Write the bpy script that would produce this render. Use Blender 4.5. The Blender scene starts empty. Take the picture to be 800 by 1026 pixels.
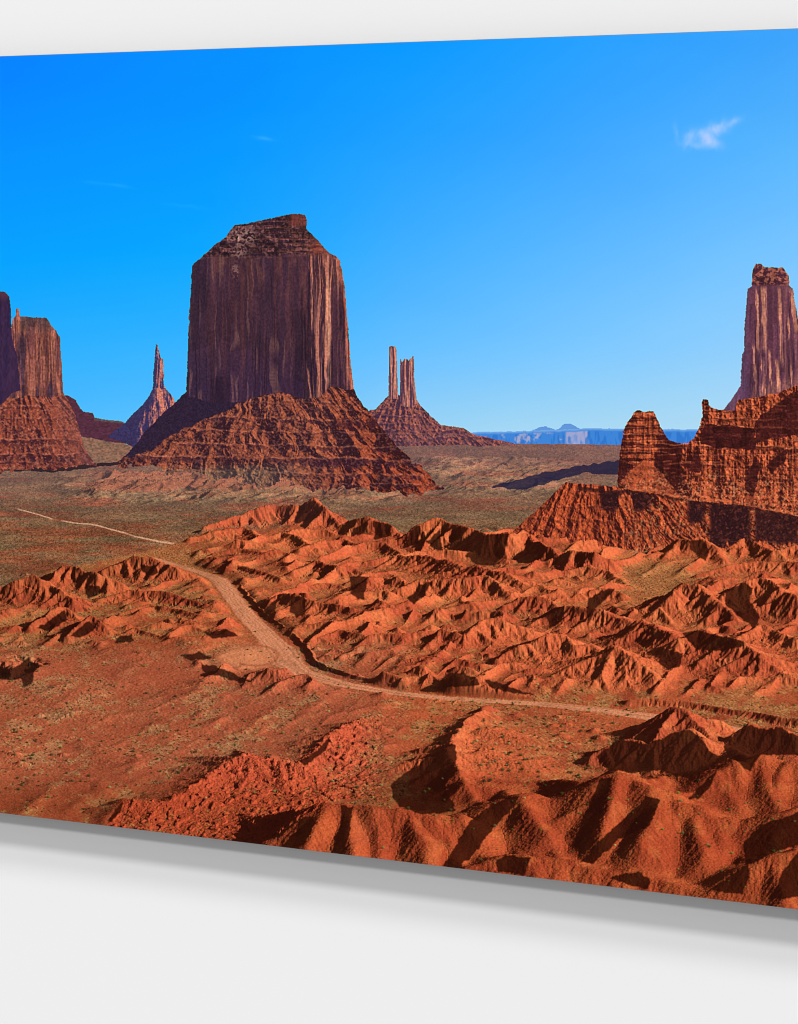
# ---- PRINT PAINTER: computes the printed desert picture with numpy (no files) ----
import numpy as np, math
F = np.float32
_rs = np.random.RandomState(11)
TAB = _rs.rand(512 * 512).astype(F)

def vn(x, y, s=0):
    x = np.asarray(x, F); y = np.asarray(y, F)
    x, y = np.broadcast_arrays(x, y)
    xf = np.floor(x); yf = np.floor(y)
    u = x - xf; v = y - yf
    u = u * u * (3 - 2 * u); v = v * v * (3 - 2 * v)
    xi = (xf.astype(np.int32) + s * 73) & 511; yi = (yf.astype(np.int32) + s * 151) & 511
    xj = (xi + 1) & 511; yj = ((yi + 1) & 511) << 9; yi = yi << 9
    a = TAB[yi + xi]; b = TAB[yi + xj]; c = TAB[yj + xi]; d = TAB[yj + xj]
    a = a + (b - a) * u; c = c + (d - c) * u
    return a + (c - a) * v

def vr(x, y, s=0):
    """spots without a grid direction"""
    return .72 * vn(.8 * x + .6 * y, .8 * y - .6 * x, s) + .28 * vn(1.3 * x - 1.6 * y, 1.6 * x + 1.3 * y, s + 3)

def fbm(x, y, s=0, o=4, g=.5):
    t = 0; a = 1; n = 0
    for i in range(o):
        t = t + a * vn(x, y, s + i); n += a
        a *= g; x = x * 2.03 + 17.1; y = y * 2.03 + 9.7
    return t / n

def rdg(x, y, s=0, o=3, g=.5):
    t = 0; a = 1; n = 0
    for i in range(o):
        t = t + a * (1 - np.abs(2 * vn(x, y, s + i) - 1)); n += a
        a *= g; x = x * 2.07 + 5.3; y = y * 2.07 + 2.9
    return t / n

def ss(a, b, x):
    t = np.clip((x - a) / (b - a), 0, 1)
    return t * t * (3 - 2 * t)

def s2l(c):
    c = np.asarray(c, F) / 255
    return np.where(c <= .04045, c / 12.92, ((c + .055) / 1.055) ** 2.4).astype(F)

def l2s(c):
    c = np.clip(c, 0, 1)
    return np.where(c <= .0031308, c * 12.92, 1.055 * c ** (1 / 2.4) - .055) * 255

def inpoly(P, X, Y):
    m = np.zeros(np.broadcast(X, Y).shape, bool)
    n = len(P)
    for i in range(n):
        x0, y0 = P[i]; x1, y1 = P[(i + 1) % n]
        if y0 == y1: continue
        c = ((y0 > Y) != (y1 > Y)) & (X < (x1 - x0) * (Y - y0) / (y1 - y0) + x0)
        m ^= c
    return m

def mixc(a, b, t):
    a = np.asarray(a, F); b = np.asarray(b, F)
    return a + (b - a) * t[..., None]

class Pic:
    def __init__(s, x0, x1, y0, y1, S):
        s.S = S; s.x0 = x0; s.y0 = y0
        s.w = int((x1 - x0) * S); s.h = int((y1 - y0) * S)
        s.xs = (x0 + (np.arange(s.w) + .5) / S).astype(F); s.ys = (y0 + (np.arange(s.h) + .5) / S).astype(F)
        s.im = np.zeros((s.h, s.w, 3), F)            # display sRGB 0..255
        s.gy = np.zeros((s.h, s.w), F)               # ground row seen at each texel
    def win(s, x0, y0, x1, y1):
        a = max(0, int((x0 - s.x0) * s.S)); b = min(s.w, int((x1 - s.x0) * s.S) + 1)
        c = max(0, int((y0 - s.y0) * s.S)); d = min(s.h, int((y1 - s.y0) * s.S) + 1)
        sl = (slice(c, d), slice(a, b))
        X, Y = np.meshgrid(s.xs[a:b], s.ys[c:d])
        return sl, X, Y

SUN = np.array([.83, -.24, .42], F); SUN /= np.linalg.norm(SUN)   # x right, z away, up

# ------------------------------------------------------------------ sky
def paint_sky(p):
    cx = np.array([-200, 0, 200, 400, 600, 800, 1000]); cy = np.array([40, 150, 250, 350, 435])
    g = [[(0,118,250),(0,127,255),(0,138,255),(5,150,255),(40,158,253),(62,162,248),(80,170,246)],
         [(0,135,255),(0,143,255),(0,150,255),(35,160,255),(65,167,253),(88,180,250),(100,186,250)],
         [(0,150,255),(0,160,255),(10,165,255),(62,172,255),(94,183,255),(118,193,252),(128,198,250)],
         [(30,165,255),(40,172,255),(55,177,255),(100,189,255),(127,200,253),(150,207,249),(157,209,247)],
         [(80,185,252),(88,190,252),(98,194,252),(156,211,243),(170,215,240),(180,218,240),(184,220,240)]]
    g = np.array(g, F)
    for c in range(3):
        rows = np.stack([np.interp(p.xs, cx, g[j, :, c]) for j in range(5)])
        # smooth columns
        out = np.empty((p.h, p.w), F)
        t = np.interp(p.ys, cy, np.arange(5))
        i = np.clip(t.astype(int), 0, 3); f = (t - i)[:, None]
        out = rows[i] * (1 - f) + rows[i + 1] * f
        p.im[..., c] = out
    sl, X, Y = p.win(-230, 0, 1030, 445)
    n = fbm(X / 160 + .3 * Y / 60, Y / 50, 3, 3) - .5
    p.im[sl] += (n * 7)[..., None] * np.array([1, .8, .2], F)
    p.im[sl] += ((vn(X * 1.7, Y * 1.7, 40) - .5) * 1.5)[..., None]
    # thin cloud wisp
    sl, X, Y = p.win(660, 100, 770, 165)
    wx = X + 5 * (fbm(X / 9, Y / 7, 5, 3) - .5); wy = Y + 7 * (fbm(X / 6, Y / 9, 8, 3) - .5)
    def blob(cx, cy, rx, ry, ang):
        c, s = math.cos(ang), math.sin(ang)
        dx = wx - cx; dy = wy - cy
        return np.exp(-(((dx * c + dy * s) / rx) ** 2 + ((-dx * s + dy * c) / ry) ** 2))
    a = .55 * blob(711, 140, 11, 5, .35) + .42 * blob(717, 129, 17, 5.5, -.28) + .22 * blob(738, 122, 8, 3.5, -.5)
    a += .3 * blob(691, 138, 5, 8, .3) + .16 * blob(678, 133, 2.5, 9, -.1) + .22 * blob(699, 145, 16, 4, .05)
    a *= .6 + .8 * fbm(X / 3.2 + Y / 9, Y / 6 - X / 8, 9, 3)
    a = np.clip(a * 1.15, 0, .8)
    p.im[sl] = mixc(p.im[sl], (214, 214, 250), a)
    for (x, y, l, al) in ((265, 139.5, 9, .2), (118, 187, 14, .12), (93, 184, 10, .08), (185, 207, 22, .06)):
        sl, X, Y = p.win(x - 30, y - 12, x + 30, y + 12)
        a = al * np.exp(-((X - x) / l) ** 2 - ((Y - y - (X - x) * .12 + 2 * vn(X / 6, Y / 6, 4)) / 1.8) ** 2)
        p.im[sl] = mixc(p.im[sl], (190, 220, 255), a)

# ------------------------------------------------------------------ terrain (height field)
K0, RY0, RY1, RST = 1400., 445., 1012., .25
rows = np.arange(RY0, RY1, RST).astype(F)
kr = np.clip(1150. / (rows - 428), 2.7, 6.5).astype(F)
zw = np.concatenate([[0], np.cumsum(kr[:-1] * RST)]).astype(F)       # grows toward the viewer
def z_of(y): return float(np.interp(y, rows, zw))

ROAD = [(150, 558, 6), (175, 566, 8), (205, 575, 10), (220, 581, 16), (228, 591, 17), (239, 606, 18), (252, 622, 20),
        (266, 636, 22), (279, 650, 29), (288, 663, 31), (301, 674, 24), (325, 681, 20), (350, 687, 16), (400, 695, 13),
        (450, 700, 12), (500, 703, 12), (545, 705.5, 13), (600, 711.5, 18), (650, 718, 20), (690, 724, 21), (740, 733.5, 26),
        (790, 742, 22), (860, 750, 22), (1040, 770, 22)]
FARROAD = [(-60, 492, 3), (20, 511.5, 4), (52, 519, 4), (90, 526, 4.5), (125, 534, 5), (172, 546, 6)]

def poly_dist(P, X, Y, sx=1., sy=1.):
    """min over segments of (distance / local width); metric stretched by sx, sy"""
    best = np.full(np.broadcast(X, Y).shape, 1e9, F)
    for (x0, y0, w0), (x1, y1, w1) in zip(P[:-1], P[1:]):
        dx, dy = (x1 - x0) * sx, (y1 - y0) * sy
        px = (X - x0) * sx; py = (Y - y0) * sy
        t = np.clip((px * dx + py * dy) / (dx * dx + dy * dy), 0, 1)
        d = np.hypot(px - t * dx, py - t * dy) / (w0 + (w1 - w0) * t)
        np.minimum(best, d, out=best)
    return best

# crest lines traced by eye: points (x, crest y, height), then slope, roundness, spur spacing, levels
RIDGES = [
 # far rim of the badlands
 ([(205,527,8),(232,516,14),(258,507,20),(275,505,20),(303,504,22),(316,496,30),(326,508,22),(340,521,12)], .95, .6, .55, 2),
 ([(335,529,10),(350,521,18),(372,517,24),(390,523,18),(402,535,10)], .95, .6, .6, 2),
 ([(400,539,12),(415,526,24),(432,519,30),(450,522,28),(475,530,24),(492,534,26),(512,532,28),(524,530,26)], .9, .8, .55, 2),
 ([(524,530,22),(540,541,20),(552,547,22),(560,556,16)], .9, .8, .6, 2),
 ([(560,557,14),(572,551,22),(595,552,24),(612,560,16)], .9, .8, .6, 2),
 # slopes of the far rim stepping down
 ([(190,538,6),(215,532,10),(245,527,11),(262,537,8)], 0.75, 1.8, .7, 2),
 ([(262,540,6),(283,532,11),(300,537,10),(318,549,6)], 0.75, 1.8, .7, 2),
 ([(300,549,7),(322,541,11),(345,538,11),(362,547,7)], 0.75, 1.8, .7, 2),
 ([(340,552,7),(365,543,11),(385,543,11),(402,553,7)], 0.75, 1.8, .7, 2),
 ([(215,553,6),(240,549,9),(270,553,9),(300,560,6)], 0.75, 1.8, .7, 2),
 ([(292,572,7),(315,561,11),(338,566,13),(352,566,11),(368,574,6)], 0.75, 1.8, .7, 2),
 ([(352,592,8),(370,577,18),(384,578,14),(398,576,19),(412,588,11)], 0.79, 1.8, .7, 2),
 ([(262,606,8),(281,595,14),(297,594,18),(316,602,13),(335,604,13),(355,608,11),(375,613,6)], 0.84, 1.6, .7, 2),
 ([(206,566,5),(232,563,8),(258,570,8),(282,578,6)], 0.70, 1.8, .7, 2),
 ([(300,590,5),(325,583,8),(345,587,6)], 0.70, 1.8, .7, 2),
 ([(318,640,5),(340,630,10),(362,634,10),(382,643,6)], 0.75, 1.8, .7, 2),
 ([(340,657,6),(362,646,11),(378,650,8),(394,660,5)], 0.75, 1.8, .7, 2),
 ([(370,688,4),(384,672,14),(396,676,11),(410,688,5)], 0.70, 1.8, .7, 1),
 # the long pale rounded ridge and its fluted front
 ([(396,556,14),(432,557,18),(450,561,19),(482,568,21),(505,572,21),(525,585,14),(545,593,8)], 0.55, 3.5, .7, 2),
 ([(396,590,11),(420,579,19),(445,580,19),(467,579,21),(487,576,22),(500,584,18),(512,596,10)], 0.75, 2.0, .55, 2),
 ([(505,606,8),(520,598,14),(540,597,16),(556,604,11)], 0.66, 2.2, .7, 2),
 ([(545,621,10),(556,609,19),(567,606,24),(600,610,24),(628,620,19),(648,633,11)], 0.58, 2.6, .75, 2),
 ([(424,648,8),(445,629,20),(465,637,16),(485,621,24),(505,620,24),(530,628,16)], 0.66, 2.0, .6, 2),
 ([(500,660,11),(522,647,21),(550,634,29),(562,635,27),(577,647,21),(592,644,22),(602,655,16)], 0.63, 2.2, .6, 2),
 ([(594,673,11),(606,656,24),(616,646,32),(634,657,26),(668,685,8)], 0.55, 2.6, .6, 2),
 ([(628,632,19),(643,620,29),(662,629,27),(684,640,24),(700,662,13)], 0.58, 2.6, .6, 2),
 ([(680,640,27),(700,631,32),(742,641,32),(762,656,24),(788,678,8)], 0.62, 2.4, .5, 2),
 ([(738,642,14),(760,624,22),(778,632,18),(800,640,18),(850,630,19)], 0.66, 2.0, .6, 2),
 ([(655,612,13),(675,594,27),(688,583,32),(703,585,32),(715,596,26),(740,620,11)], 0.69, 2.0, .5, 2),
 ([(722,600,21),(747,581,35),(760,579,35),(777,587,32),(800,597,29),(840,590,27)], 0.69, 2.0, .5, 2),
 ([(560,573,8),(590,566,13),(612,572,10),(628,584,5)], 0.66, 2.0, .7, 2),
 ([(578,596,8),(604,588,13),(625,594,10)], 0.66, 2.0, .7, 2),
 ([(668,556,8),(682,539,19),(692,541,19),(702,537,22),(718,548,14),(726,560,6)], 0.70, 2.6, .8, 1),
 ([(728,553,8),(750,533,21),(762,545,14),(775,552,13),(797,545,18),(840,540,19)], 0.70, 2.2, .7, 2),
 ([(700,574,6),(730,566,11),(760,562,13),(800,563,14),(850,560,14)], 0.66, 2.0, .6, 2),
 ([(640,560,5),(660,552,10),(676,560,5)], 0.66, 2.0, .7, 1),
 # mounds along the road
 ([(430,690,8),(450,672,24),(467,674,24),(484,677,22),(502,682,18),(542,697,5)], .95, .8, .4, 1),
 ([(618,702,2),(630,700,7),(650,699,8),(690,702,8),(730,709,7),(770,715,8),(830,724,9)], .9, 1.5, .9, 1),
 ([(400,664,6),(425,657,11),(450,660,9)], .8, .8, .7, 1),
 # left hills
 ([(-40,588,16),(0,588,20),(15,581,27),(32,575,32),(50,582,26),(72,600,14)], .72, .8, .5, 2),
 ([(46,583,14),(62,566,24),(80,568,24),(100,573,22),(122,582,14)], .75, .8, .6, 2),
 ([(100,572,9),(112,566,14),(135,556,22),(155,557,22),(178,568,16),(203,578,6)], .7, 1, .6, 2),
 ([(30,626,12),(60,607,22),(68,608,20),(84,622,10)], .85, .8, .6, 2),
 ([(68,636,12),(90,616,22),(100,622,18),(112,634,8)], .85, .8, .6, 2),
 ([(98,600,8),(130,590,14),(165,592,14),(200,603,8)], .7, .8, .6, 2),
 ([(120,614,6),(150,604,11),(190,612,10),(214,622,5)], .7, .8, .6, 2),
 ([(110,640,5),(135,628,9),(160,636,6)], .8, .8, .7, 1),
 ([(178,660,3),(196,655,8),(222,664,8),(250,678,3)], 1.0, .5, .7, 1),
 ([(182,690,3),(198,684,5),(206,690,3)], 1., .5, .9, 1),
 ([(55,722,3),(70,713,6),(84,716,4)], .9, .5, .9, 1),
 # ridge with the big shadow
 ([(490,706,8),(470,718,13),(456,735,18),(447,749,25),(455,765,25),(467,785,23),(478,802,15)], .6, 2, .9, 1),
 ([(484,732,12),(520,740,9),(590,748,2)], .2, 9, .9, 0),
 ([(478,754,17),(520,763,12),(590,774,3)], .2, 9, .9, 0),
 ([(488,786,17),(530,789,11),(580,794,4)], .2, 9, .9, 0),
 # crumbly red knoll, bottom left
 ([(106,822,6),(124,800,14),(162,804,12),(182,795,13),(200,783,14),(222,765,17),(243,756,20),(263,759,18),(300,766,15)], .36, 2, .6, 1),
 ([(298,768,10),(316,751,13),(332,735,14),(355,722,12),(385,728,8)], .4, 2, .6, 1),
 # foreground ridges
 ([(637,738,13),(662,722,24),(675,707,36),(684,709,36),(697,722,30),(726,748,20),(742,762,10)], 0.53, 0.8, .7, 1),
 ([(596,754,16),(620,741,26),(650,745,26),(672,736,34),(692,729,40),(706,742,34),(714,756,26),(732,758,20)], 0.64, 1.0, .6, 1),
 ([(724,748,20),(738,733,30),(753,724,38),(766,730,34),(781,728,36),(800,739,30),(850,735,34)], 0.64, 1.0, .6, 1),
 ([(688,804,20),(702,788,32),(716,773,42),(738,763,46),(765,757,48),(800,764,44),(850,758,46)], 0.40, 3.9, .8, 1),
 ([(440,819,22),(472,814,25),(492,805,33),(505,801,36),(522,796,38),(541,800,34),(567,800,34),(590,787,44),(605,777,53),(618,774,56),(642,786,52),(662,796,47),(690,806,41),(720,820,33),(752,821,34),(776,816,40),(798,809,44),(840,800,44)], 0.50, 5.2, .8, 1),
 ([(225,866,10),(262,845,19),(290,830,31),(310,815,43),(328,803,50),(346,805,49),(367,808,47),(400,810,46),(433,818,40),(462,816,40)], 0.58, 5.2, .7, 1),
 ([(455,880,15),(473,867,22),(502,857,28),(528,855,30),(576,861,25),(602,872,19),(632,870,22),(652,875,19),(676,885,15),(710,894,12)], 0.48, 3.9, .8, 1),
 ([(707,894,13),(731,877,25),(751,865,34),(776,854,41),(800,849,44),(850,840,44)], 0.50, 3.9, .8, 1),
 ([(700,900,10),(740,896,15),(762,905,10),(782,906,12),(802,901,16),(850,895,19)], 0.48, 2.6, .8, 1),
]
# tall spurs that shape the nearest mounds: (x, y, h) chains running down the faces
SPURS = [
 ([(522,797,38),(531,812,36),(546,835,28),(556,856,15)], 0.64, 3),
 ([(492,805,33),(478,826,25),(462,850,13)], 0.64, 3),
 ([(618,775,56),(611,800,47),(604,835,33),(596,862,15)], 0.68, 3),
 ([(662,797,46),(655,815,43),(642,842,34),(628,866,18)], 0.64, 3),
 ([(690,806,40),(698,830,34),(708,858,24),(712,884,10)], 0.60, 3),
 ([(720,821,31),(724,838,27),(722,860,16)], 0.64, 3),
 ([(328,804,50),(318,825,43),(306,850,30)], 0.72, 3),
 ([(346,806,47),(352,830,41),(354,856,30)], 0.72, 3),
 ([(410,812,44),(424,840,34),(430,866,22)], 0.68, 3),
 ([(798,810,43),(782,826,36),(764,842,25)], 0.64, 3),
 ([(776,854,40),(782,876,31),(786,896,21)], 0.64, 3),
]

# hollows and flanks the hills shade, traced in the picture
SHADE = [
 [(392,787),(404,776),(420,766),(430,755),(438,749),(456,745),(458,762),(449,776),(447,791),(458,812),(438,816),(420,815),(400,808),(394,797)],
 [(598,757),(615,744),(622,741),(650,745),(672,736),(691,730),(706,743),(714,756),(727,758),(712,770),(692,782),(662,772),(640,774),(610,772)],
 [(725,747),(738,735),(752,726),(766,731),(781,729),(800,738),(860,738),(860,762),(800,757),(762,757),(752,774),(730,757)],
 [(690,802),(699,790),(716,774),(722,766),(712,790),(700,800)],
 [(485,537),(511,534),(505,556),(496,567),(476,565),(466,557)],
 [(416,528),(421,527),(420,545),(403,550),(408,540)], [(432,539),(441,530),(444,552),(436,550),(427,542)], [(452,531),(462,528),(463,546),(457,551),(452,548)],
 [(727,592),(747,583),(756,590),(750,600),(762,618),(757,629),(745,622),(727,606)], [(690,541),(705,540),(712,552),(708,562),(700,558),(692,550)],
 [(685,634),(703,632),(745,643),(747,648),(722,653),(700,651),(690,643)],
 [(433,690),(450,674),(467,675),(480,681),(481,687),(450,689)], [(485,680),(512,689),(537,697),(520,696),(490,689)],
 [(374,521),(392,525),(391,538),(375,541)], [(307,505),(315,500),(308,522),(296,526),(297,513)], [(355,530),(372,519),(366,534),(352,537)],
 [(292,597),(305,598),(306,614),(296,619),(290,612)], [(260,615),(280,598),(276,612),(262,619)], [(328,614),(336,605),(337,613),(330,617)], [(350,577),(370,578),(364,600),(360,602),(352,596)],
 [(85,586),(99,587),(100,595),(88,600)], [(140,565),(155,567),(160,574),(152,577),(142,571)], [(37,630),(65,610),(68,622),(50,633)], [(70,637),(90,622),(97,629),(80,640)], [(115,640),(132,635),(134,642),(118,645)],
 [(200,665),(215,667),(252,683),(240,684),(205,674)], [(182,657),(200,653),(214,660),(190,662)], [(203,634),(228,630),(240,637),(214,640)], [(0,667),(10,671),(27,660),(37,667),(32,686),(23,688),(22,681),(0,681)],
 [(433,583),(422,586),(408,600),(416,606),(424,596)], [(547,618),(556,609),(566,608),(566,616),(552,630)], [(590,600),(602,592),(616,590),(610,598),(596,612),(590,628),(588,612)],
 [(522,797),(507,800),(492,806),(472,822),(445,866),(470,862),(488,838),(512,811)],
 [(602,780),(613,781),(606,806),(592,838),(580,862),(576,842),(583,822)],
 [(648,798),(662,801),(652,826),(620,842),(594,866),(582,864),(602,842),(628,818)],
 [(745,846),(764,826),(800,814),(860,806),(860,842),(800,847),(776,854),(748,868)], [(709,893),(732,878),(750,866),(750,880),(744,896)], [(770,902),(786,872),(800,852),(860,850),(860,905),(800,899)],
 [(497,863),(507,857),(532,860),(526,878),(500,873)], [(610,880),(628,874),(640,874),(652,882),(650,892)],
 [(298,824),(310,817),(316,825),(304,848),(294,848)], [(342,807),(354,808),(351,838),(342,858),(334,852),(340,830)], [(444,868),(462,838),(468,846),(462,872)],
 [(300,764),(318,752),(331,737),(326,752),(306,768)], [(107,822),(120,806),(124,802),(121,812),(112,824)],
 [(608,652),(616,648),(606,662),(592,672)], [(622,632),(642,622),(634,632),(614,644)], [(655,655),(662,648),(684,655),(682,668),(668,672)],
]
KNOLL = [(104, 832), (122, 801), (146, 804), (162, 803), (182, 795), (197, 784), (222, 765), (245, 755), (263, 758), (296, 765), (330, 735), (352, 721), (392, 720), (402, 742), (388, 772), (392, 800), (330, 802), (300, 822), (262, 846), (225, 858)]

class Field:
    def __init__(s, p):
        s.xs = p.xs; s.dx = 1 / p.S
        s.H = np.zeros((len(rows), len(p.xs)), F)
        X = p.xs[None, :]; Z = zw[:, None]
        s.WX = (10 * (fbm(X / 34, Z / 34, 60, 3, .42) - .5)).astype(F)
        s.WZ = (15 * (fbm(X / 36, Z / 36, 66, 3, .42) - .5)).astype(F)
    def tent(s, a, b, slope, r):
        m = max(a[2], b[2]) / slope + r + 12
        i0, i1 = np.searchsorted(s.xs, (min(a[0], b[0]) - m, max(a[0], b[0]) + m))
        j0, j1 = np.searchsorted(zw, (min(a[1], b[1]) - m, max(a[1], b[1]) + m))
        if i1 <= i0 or j1 <= j0: return
        sl = (slice(j0, j1), slice(i0, i1))
        sc = min(1., max(a[2], b[2]) / 22)
        px = s.xs[None, i0:i1] + s.WX[sl] * sc - a[0]; pz = zw[j0:j1, None] + s.WZ[sl] * sc - a[1]
        dx, dz = b[0] - a[0], b[1] - a[1]
        t = np.clip((px * dx + pz * dz) / (dx * dx + dz * dz + 1e-6), 0, 1)
        d = np.sqrt((px - t * dx) ** 2 + (pz - t * dz) ** 2 + r * r) - r
        c = a[2] + (b[2] - a[2]) * t - slope * d
        np.maximum(s.H[sl], c, out=s.H[sl])
    def chain(s, P, slope, r):
        for a, b in zip(P[:-1], P[1:]): s.tent(a, b, slope, r)
    def rough_crest(s, P, rng):
        Q = [P[0]]
        for a, b in zip(P[:-1], P[1:]):
            n = max(1, int(math.hypot(b[0] - a[0], b[1] - a[1]) / 9))
            for i in range(1, n + 1):
                t = i / n; h = a[2] + (b[2] - a[2]) * t; j = 0 if i == n else 1
                Q.append((a[0] + (b[0] - a[0]) * t + j * rng.uniform(-2, 2), a[1] + (b[1] - a[1]) * t + j * rng.uniform(-.22, .22) * h, h * (1 + j * rng.uniform(-.13, .06))))
        return Q
    def spurs(s, P, slope, r, lam, lev, rng):
        for a, b in zip(P[:-1], P[1:]):
            L = math.hypot(b[0] - a[0], b[1] - a[1])
            if L < 1: continue
            hm = (a[2] + b[2]) / 2
            n = max(1, int(round(L / max(4., 1.25 * lam * hm))))
            for i in range(n):
                for side in (-1, 1):
                    t = (i + rng.uniform(.15, .85)) / n
                    q = [a[j] + (b[j] - a[j]) * t for j in range(3)]
                    ang = math.atan2(b[1] - a[1], b[0] - a[0]) + side * (math.pi / 2 + rng.uniform(-.5, .5))
                    h = q[2] * rng.uniform(.88, 1.0)
                    if h < 2.5: continue
                    ln = h / (slope * rng.uniform(.46, .64))
                    mid = (q[0] + math.cos(ang) * ln * .5, q[1] + math.sin(ang) * ln * .5, h * rng.uniform(.42, .58))
                    a2 = ang + rng.uniform(-.35, .35)
                    end = (mid[0] + math.cos(a2) * ln * .5, mid[1] + math.sin(a2) * ln * .5, -1.)
                    C = [(q[0], q[1], h), mid, end]
                    s.chain(C, slope * 1.25, r * .7)
                    if lev > 1 and h > 7: s.spurs(C, slope * 1.1, r * .6, .55, lev - 1, rng)

def erode(G, batches, n, rng, steps=44):
    """rain drops carve gullies into a regular grid of heights (in cells)"""
    h, w = G.shape; g = G.ravel()
    for _ in range(batches):
        x = rng.uniform(1, w - 3, n); y = rng.uniform(1, h - 3, n)
        dx = np.zeros(n); dy = np.zeros(n); sp = np.ones(n); wa = np.ones(n); sed = np.zeros(n)
        for _s in range(steps):
            i = x.astype(int); j = y.astype(int); u = x - i; v = y - j; k = j * w + i
            a = g[k]; b = g[k + 1]; c = g[k + w]; d = g[k + w + 1]
            gx = (b - a) * (1 - v) + (d - c) * v; gy = (c - a) * (1 - u) + (d - b) * u
            hh = (a * (1 - u) + b * u) * (1 - v) + (c * (1 - u) + d * u) * v
            dx = dx * .15 - gx * .85; dy = dy * .15 - gy * .85
            L = np.sqrt(dx * dx + dy * dy) + 1e-6; dx = dx / L; dy = dy / L
            x2 = x + dx; y2 = y + dy
            ok = (x2 > 1) & (x2 < w - 3) & (y2 > 1) & (y2 < h - 3)
            x2 = np.where(ok, x2, x); y2 = np.where(ok, y2, y)
            i2 = x2.astype(int); j2 = y2.astype(int); u2 = x2 - i2; v2 = y2 - j2; k2 = j2 * w + i2
            h2 = (g[k2] * (1 - u2) + g[k2 + 1] * u2) * (1 - v2) + (g[k2 + w] * (1 - u2) + g[k2 + w + 1] * u2) * v2
            dh = h2 - hh
            cap = np.maximum(-dh, .01) * sp * wa * 2.6
            dep = np.where(dh > 0, np.minimum(dh, sed), np.where(sed > cap, (sed - cap) * .2, -np.minimum((cap - sed) * .085, np.maximum(-dh, 0))))
            dep = np.where(ok, dep, 0)
            np.add.at(g, k, dep * (1 - u) * (1 - v)); np.add.at(g, k + 1, dep * u * (1 - v))
            np.add.at(g, k + w, dep * (1 - u) * v); np.add.at(g, k + w + 1, dep * u * v)
            sed -= dep; sp = np.sqrt(np.clip(sp * sp - dh * 3, 0, 9)); wa *= .975
            x, y = x2, y2
    return g.reshape(h, w)

def weather(f, rng):
    CELL = 1.6
    xs = np.arange(max(f.xs[0], -110), min(f.xs[-1], 910), CELL); j = np.arange(np.searchsorted(rows, 500), len(rows))
    zs = np.arange(zw[j[0]], zw[-1], CELL)
    st = max(1, int(round(CELL / f.dx / 2)))
    # field -> regular grid
    rr = np.interp(zs, zw, np.arange(len(rows))); r0 = np.clip(rr.astype(int), 0, len(rows) - 2); fr = (rr - r0)[:, None]
    cc = (xs - f.xs[0]) / f.dx; c0 = np.clip(cc.astype(int), 0, len(f.xs) - 2); fc = cc - c0
    A = f.H[r0] * (1 - fr) + f.H[r0 + 1] * fr
    A = (A[:, c0] * (1 - fc) + A[:, c0 + 1] * fc) / CELL
    A0 = A
    def blur(M, r, ax):
        P = np.concatenate([np.repeat(M.take([0], ax), r, ax), M, np.repeat(M.take([-1], ax), r, ax)], ax)
        c = np.cumsum(np.concatenate([np.zeros_like(M.take([0], ax)), P], ax, dtype=np.float64), ax)
        n_ = M.shape[ax]
        return (c.take(range(2 * r + 1, 2 * r + 1 + n_), ax) - c.take(range(0, n_), ax)) / (2 * r + 1)
    s1 = A
    for _ in range(2): s1 = blur(blur(s1, 1, 0), 1, 1)
    s2 = s1
    for _ in range(2): s2 = blur(blur(s2, 2, 0), 2, 1)
    wn = np.clip((zs - z_of(765)) / (z_of(830) - z_of(765)), 0, 1)[:, None]
    A = s1 * (1 - wn) + s2 * wn
    B = erode(A.copy().astype(np.float64), 46, 16000, rng)
    D = (B - A) * .85
    P = np.pad(D, 1, mode='edge'); n, m = D.shape
    D = .5 * D + .125 * (P[:-2, 1:-1] + P[2:, 1:-1] + P[1:-1, :-2] + P[1:-1, 2:])
    D = 5 * np.tanh(D * CELL / 5)
    S0 = (A - A0) * CELL
    ex = np.clip(np.minimum(xs - xs[0], xs[-1] - xs) / 20, 0, 1); ez = np.clip((zs - zs[0]) / 30, 0, 1)
    D *= ex[None, :] * ez[:, None] * (.85 - .55 * ss(z_of(770), z_of(830), zs))[:, None]
    D += S0 * ex[None, :] * ez[:, None]
    # and back
    ci = np.clip((f.xs - xs[0]) / CELL, 0, m - 1.001); i0 = ci.astype(int); fi = ci - i0
    E = D[:, i0] * (1 - fi) + D[:, i0 + 1] * fi
    ri = np.clip((zw - zs[0]) / CELL, 0, n - 1.001); j0 = ri.astype(int); fj = (ri - j0)[:, None]
    f.H += ((E[j0] * (1 - fj) + E[j0 + 1] * fj) * (rows >= 500)[:, None] * ((f.xs > xs[0]) & (f.xs < xs[-1]))[None, :]).astype(F)

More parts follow.
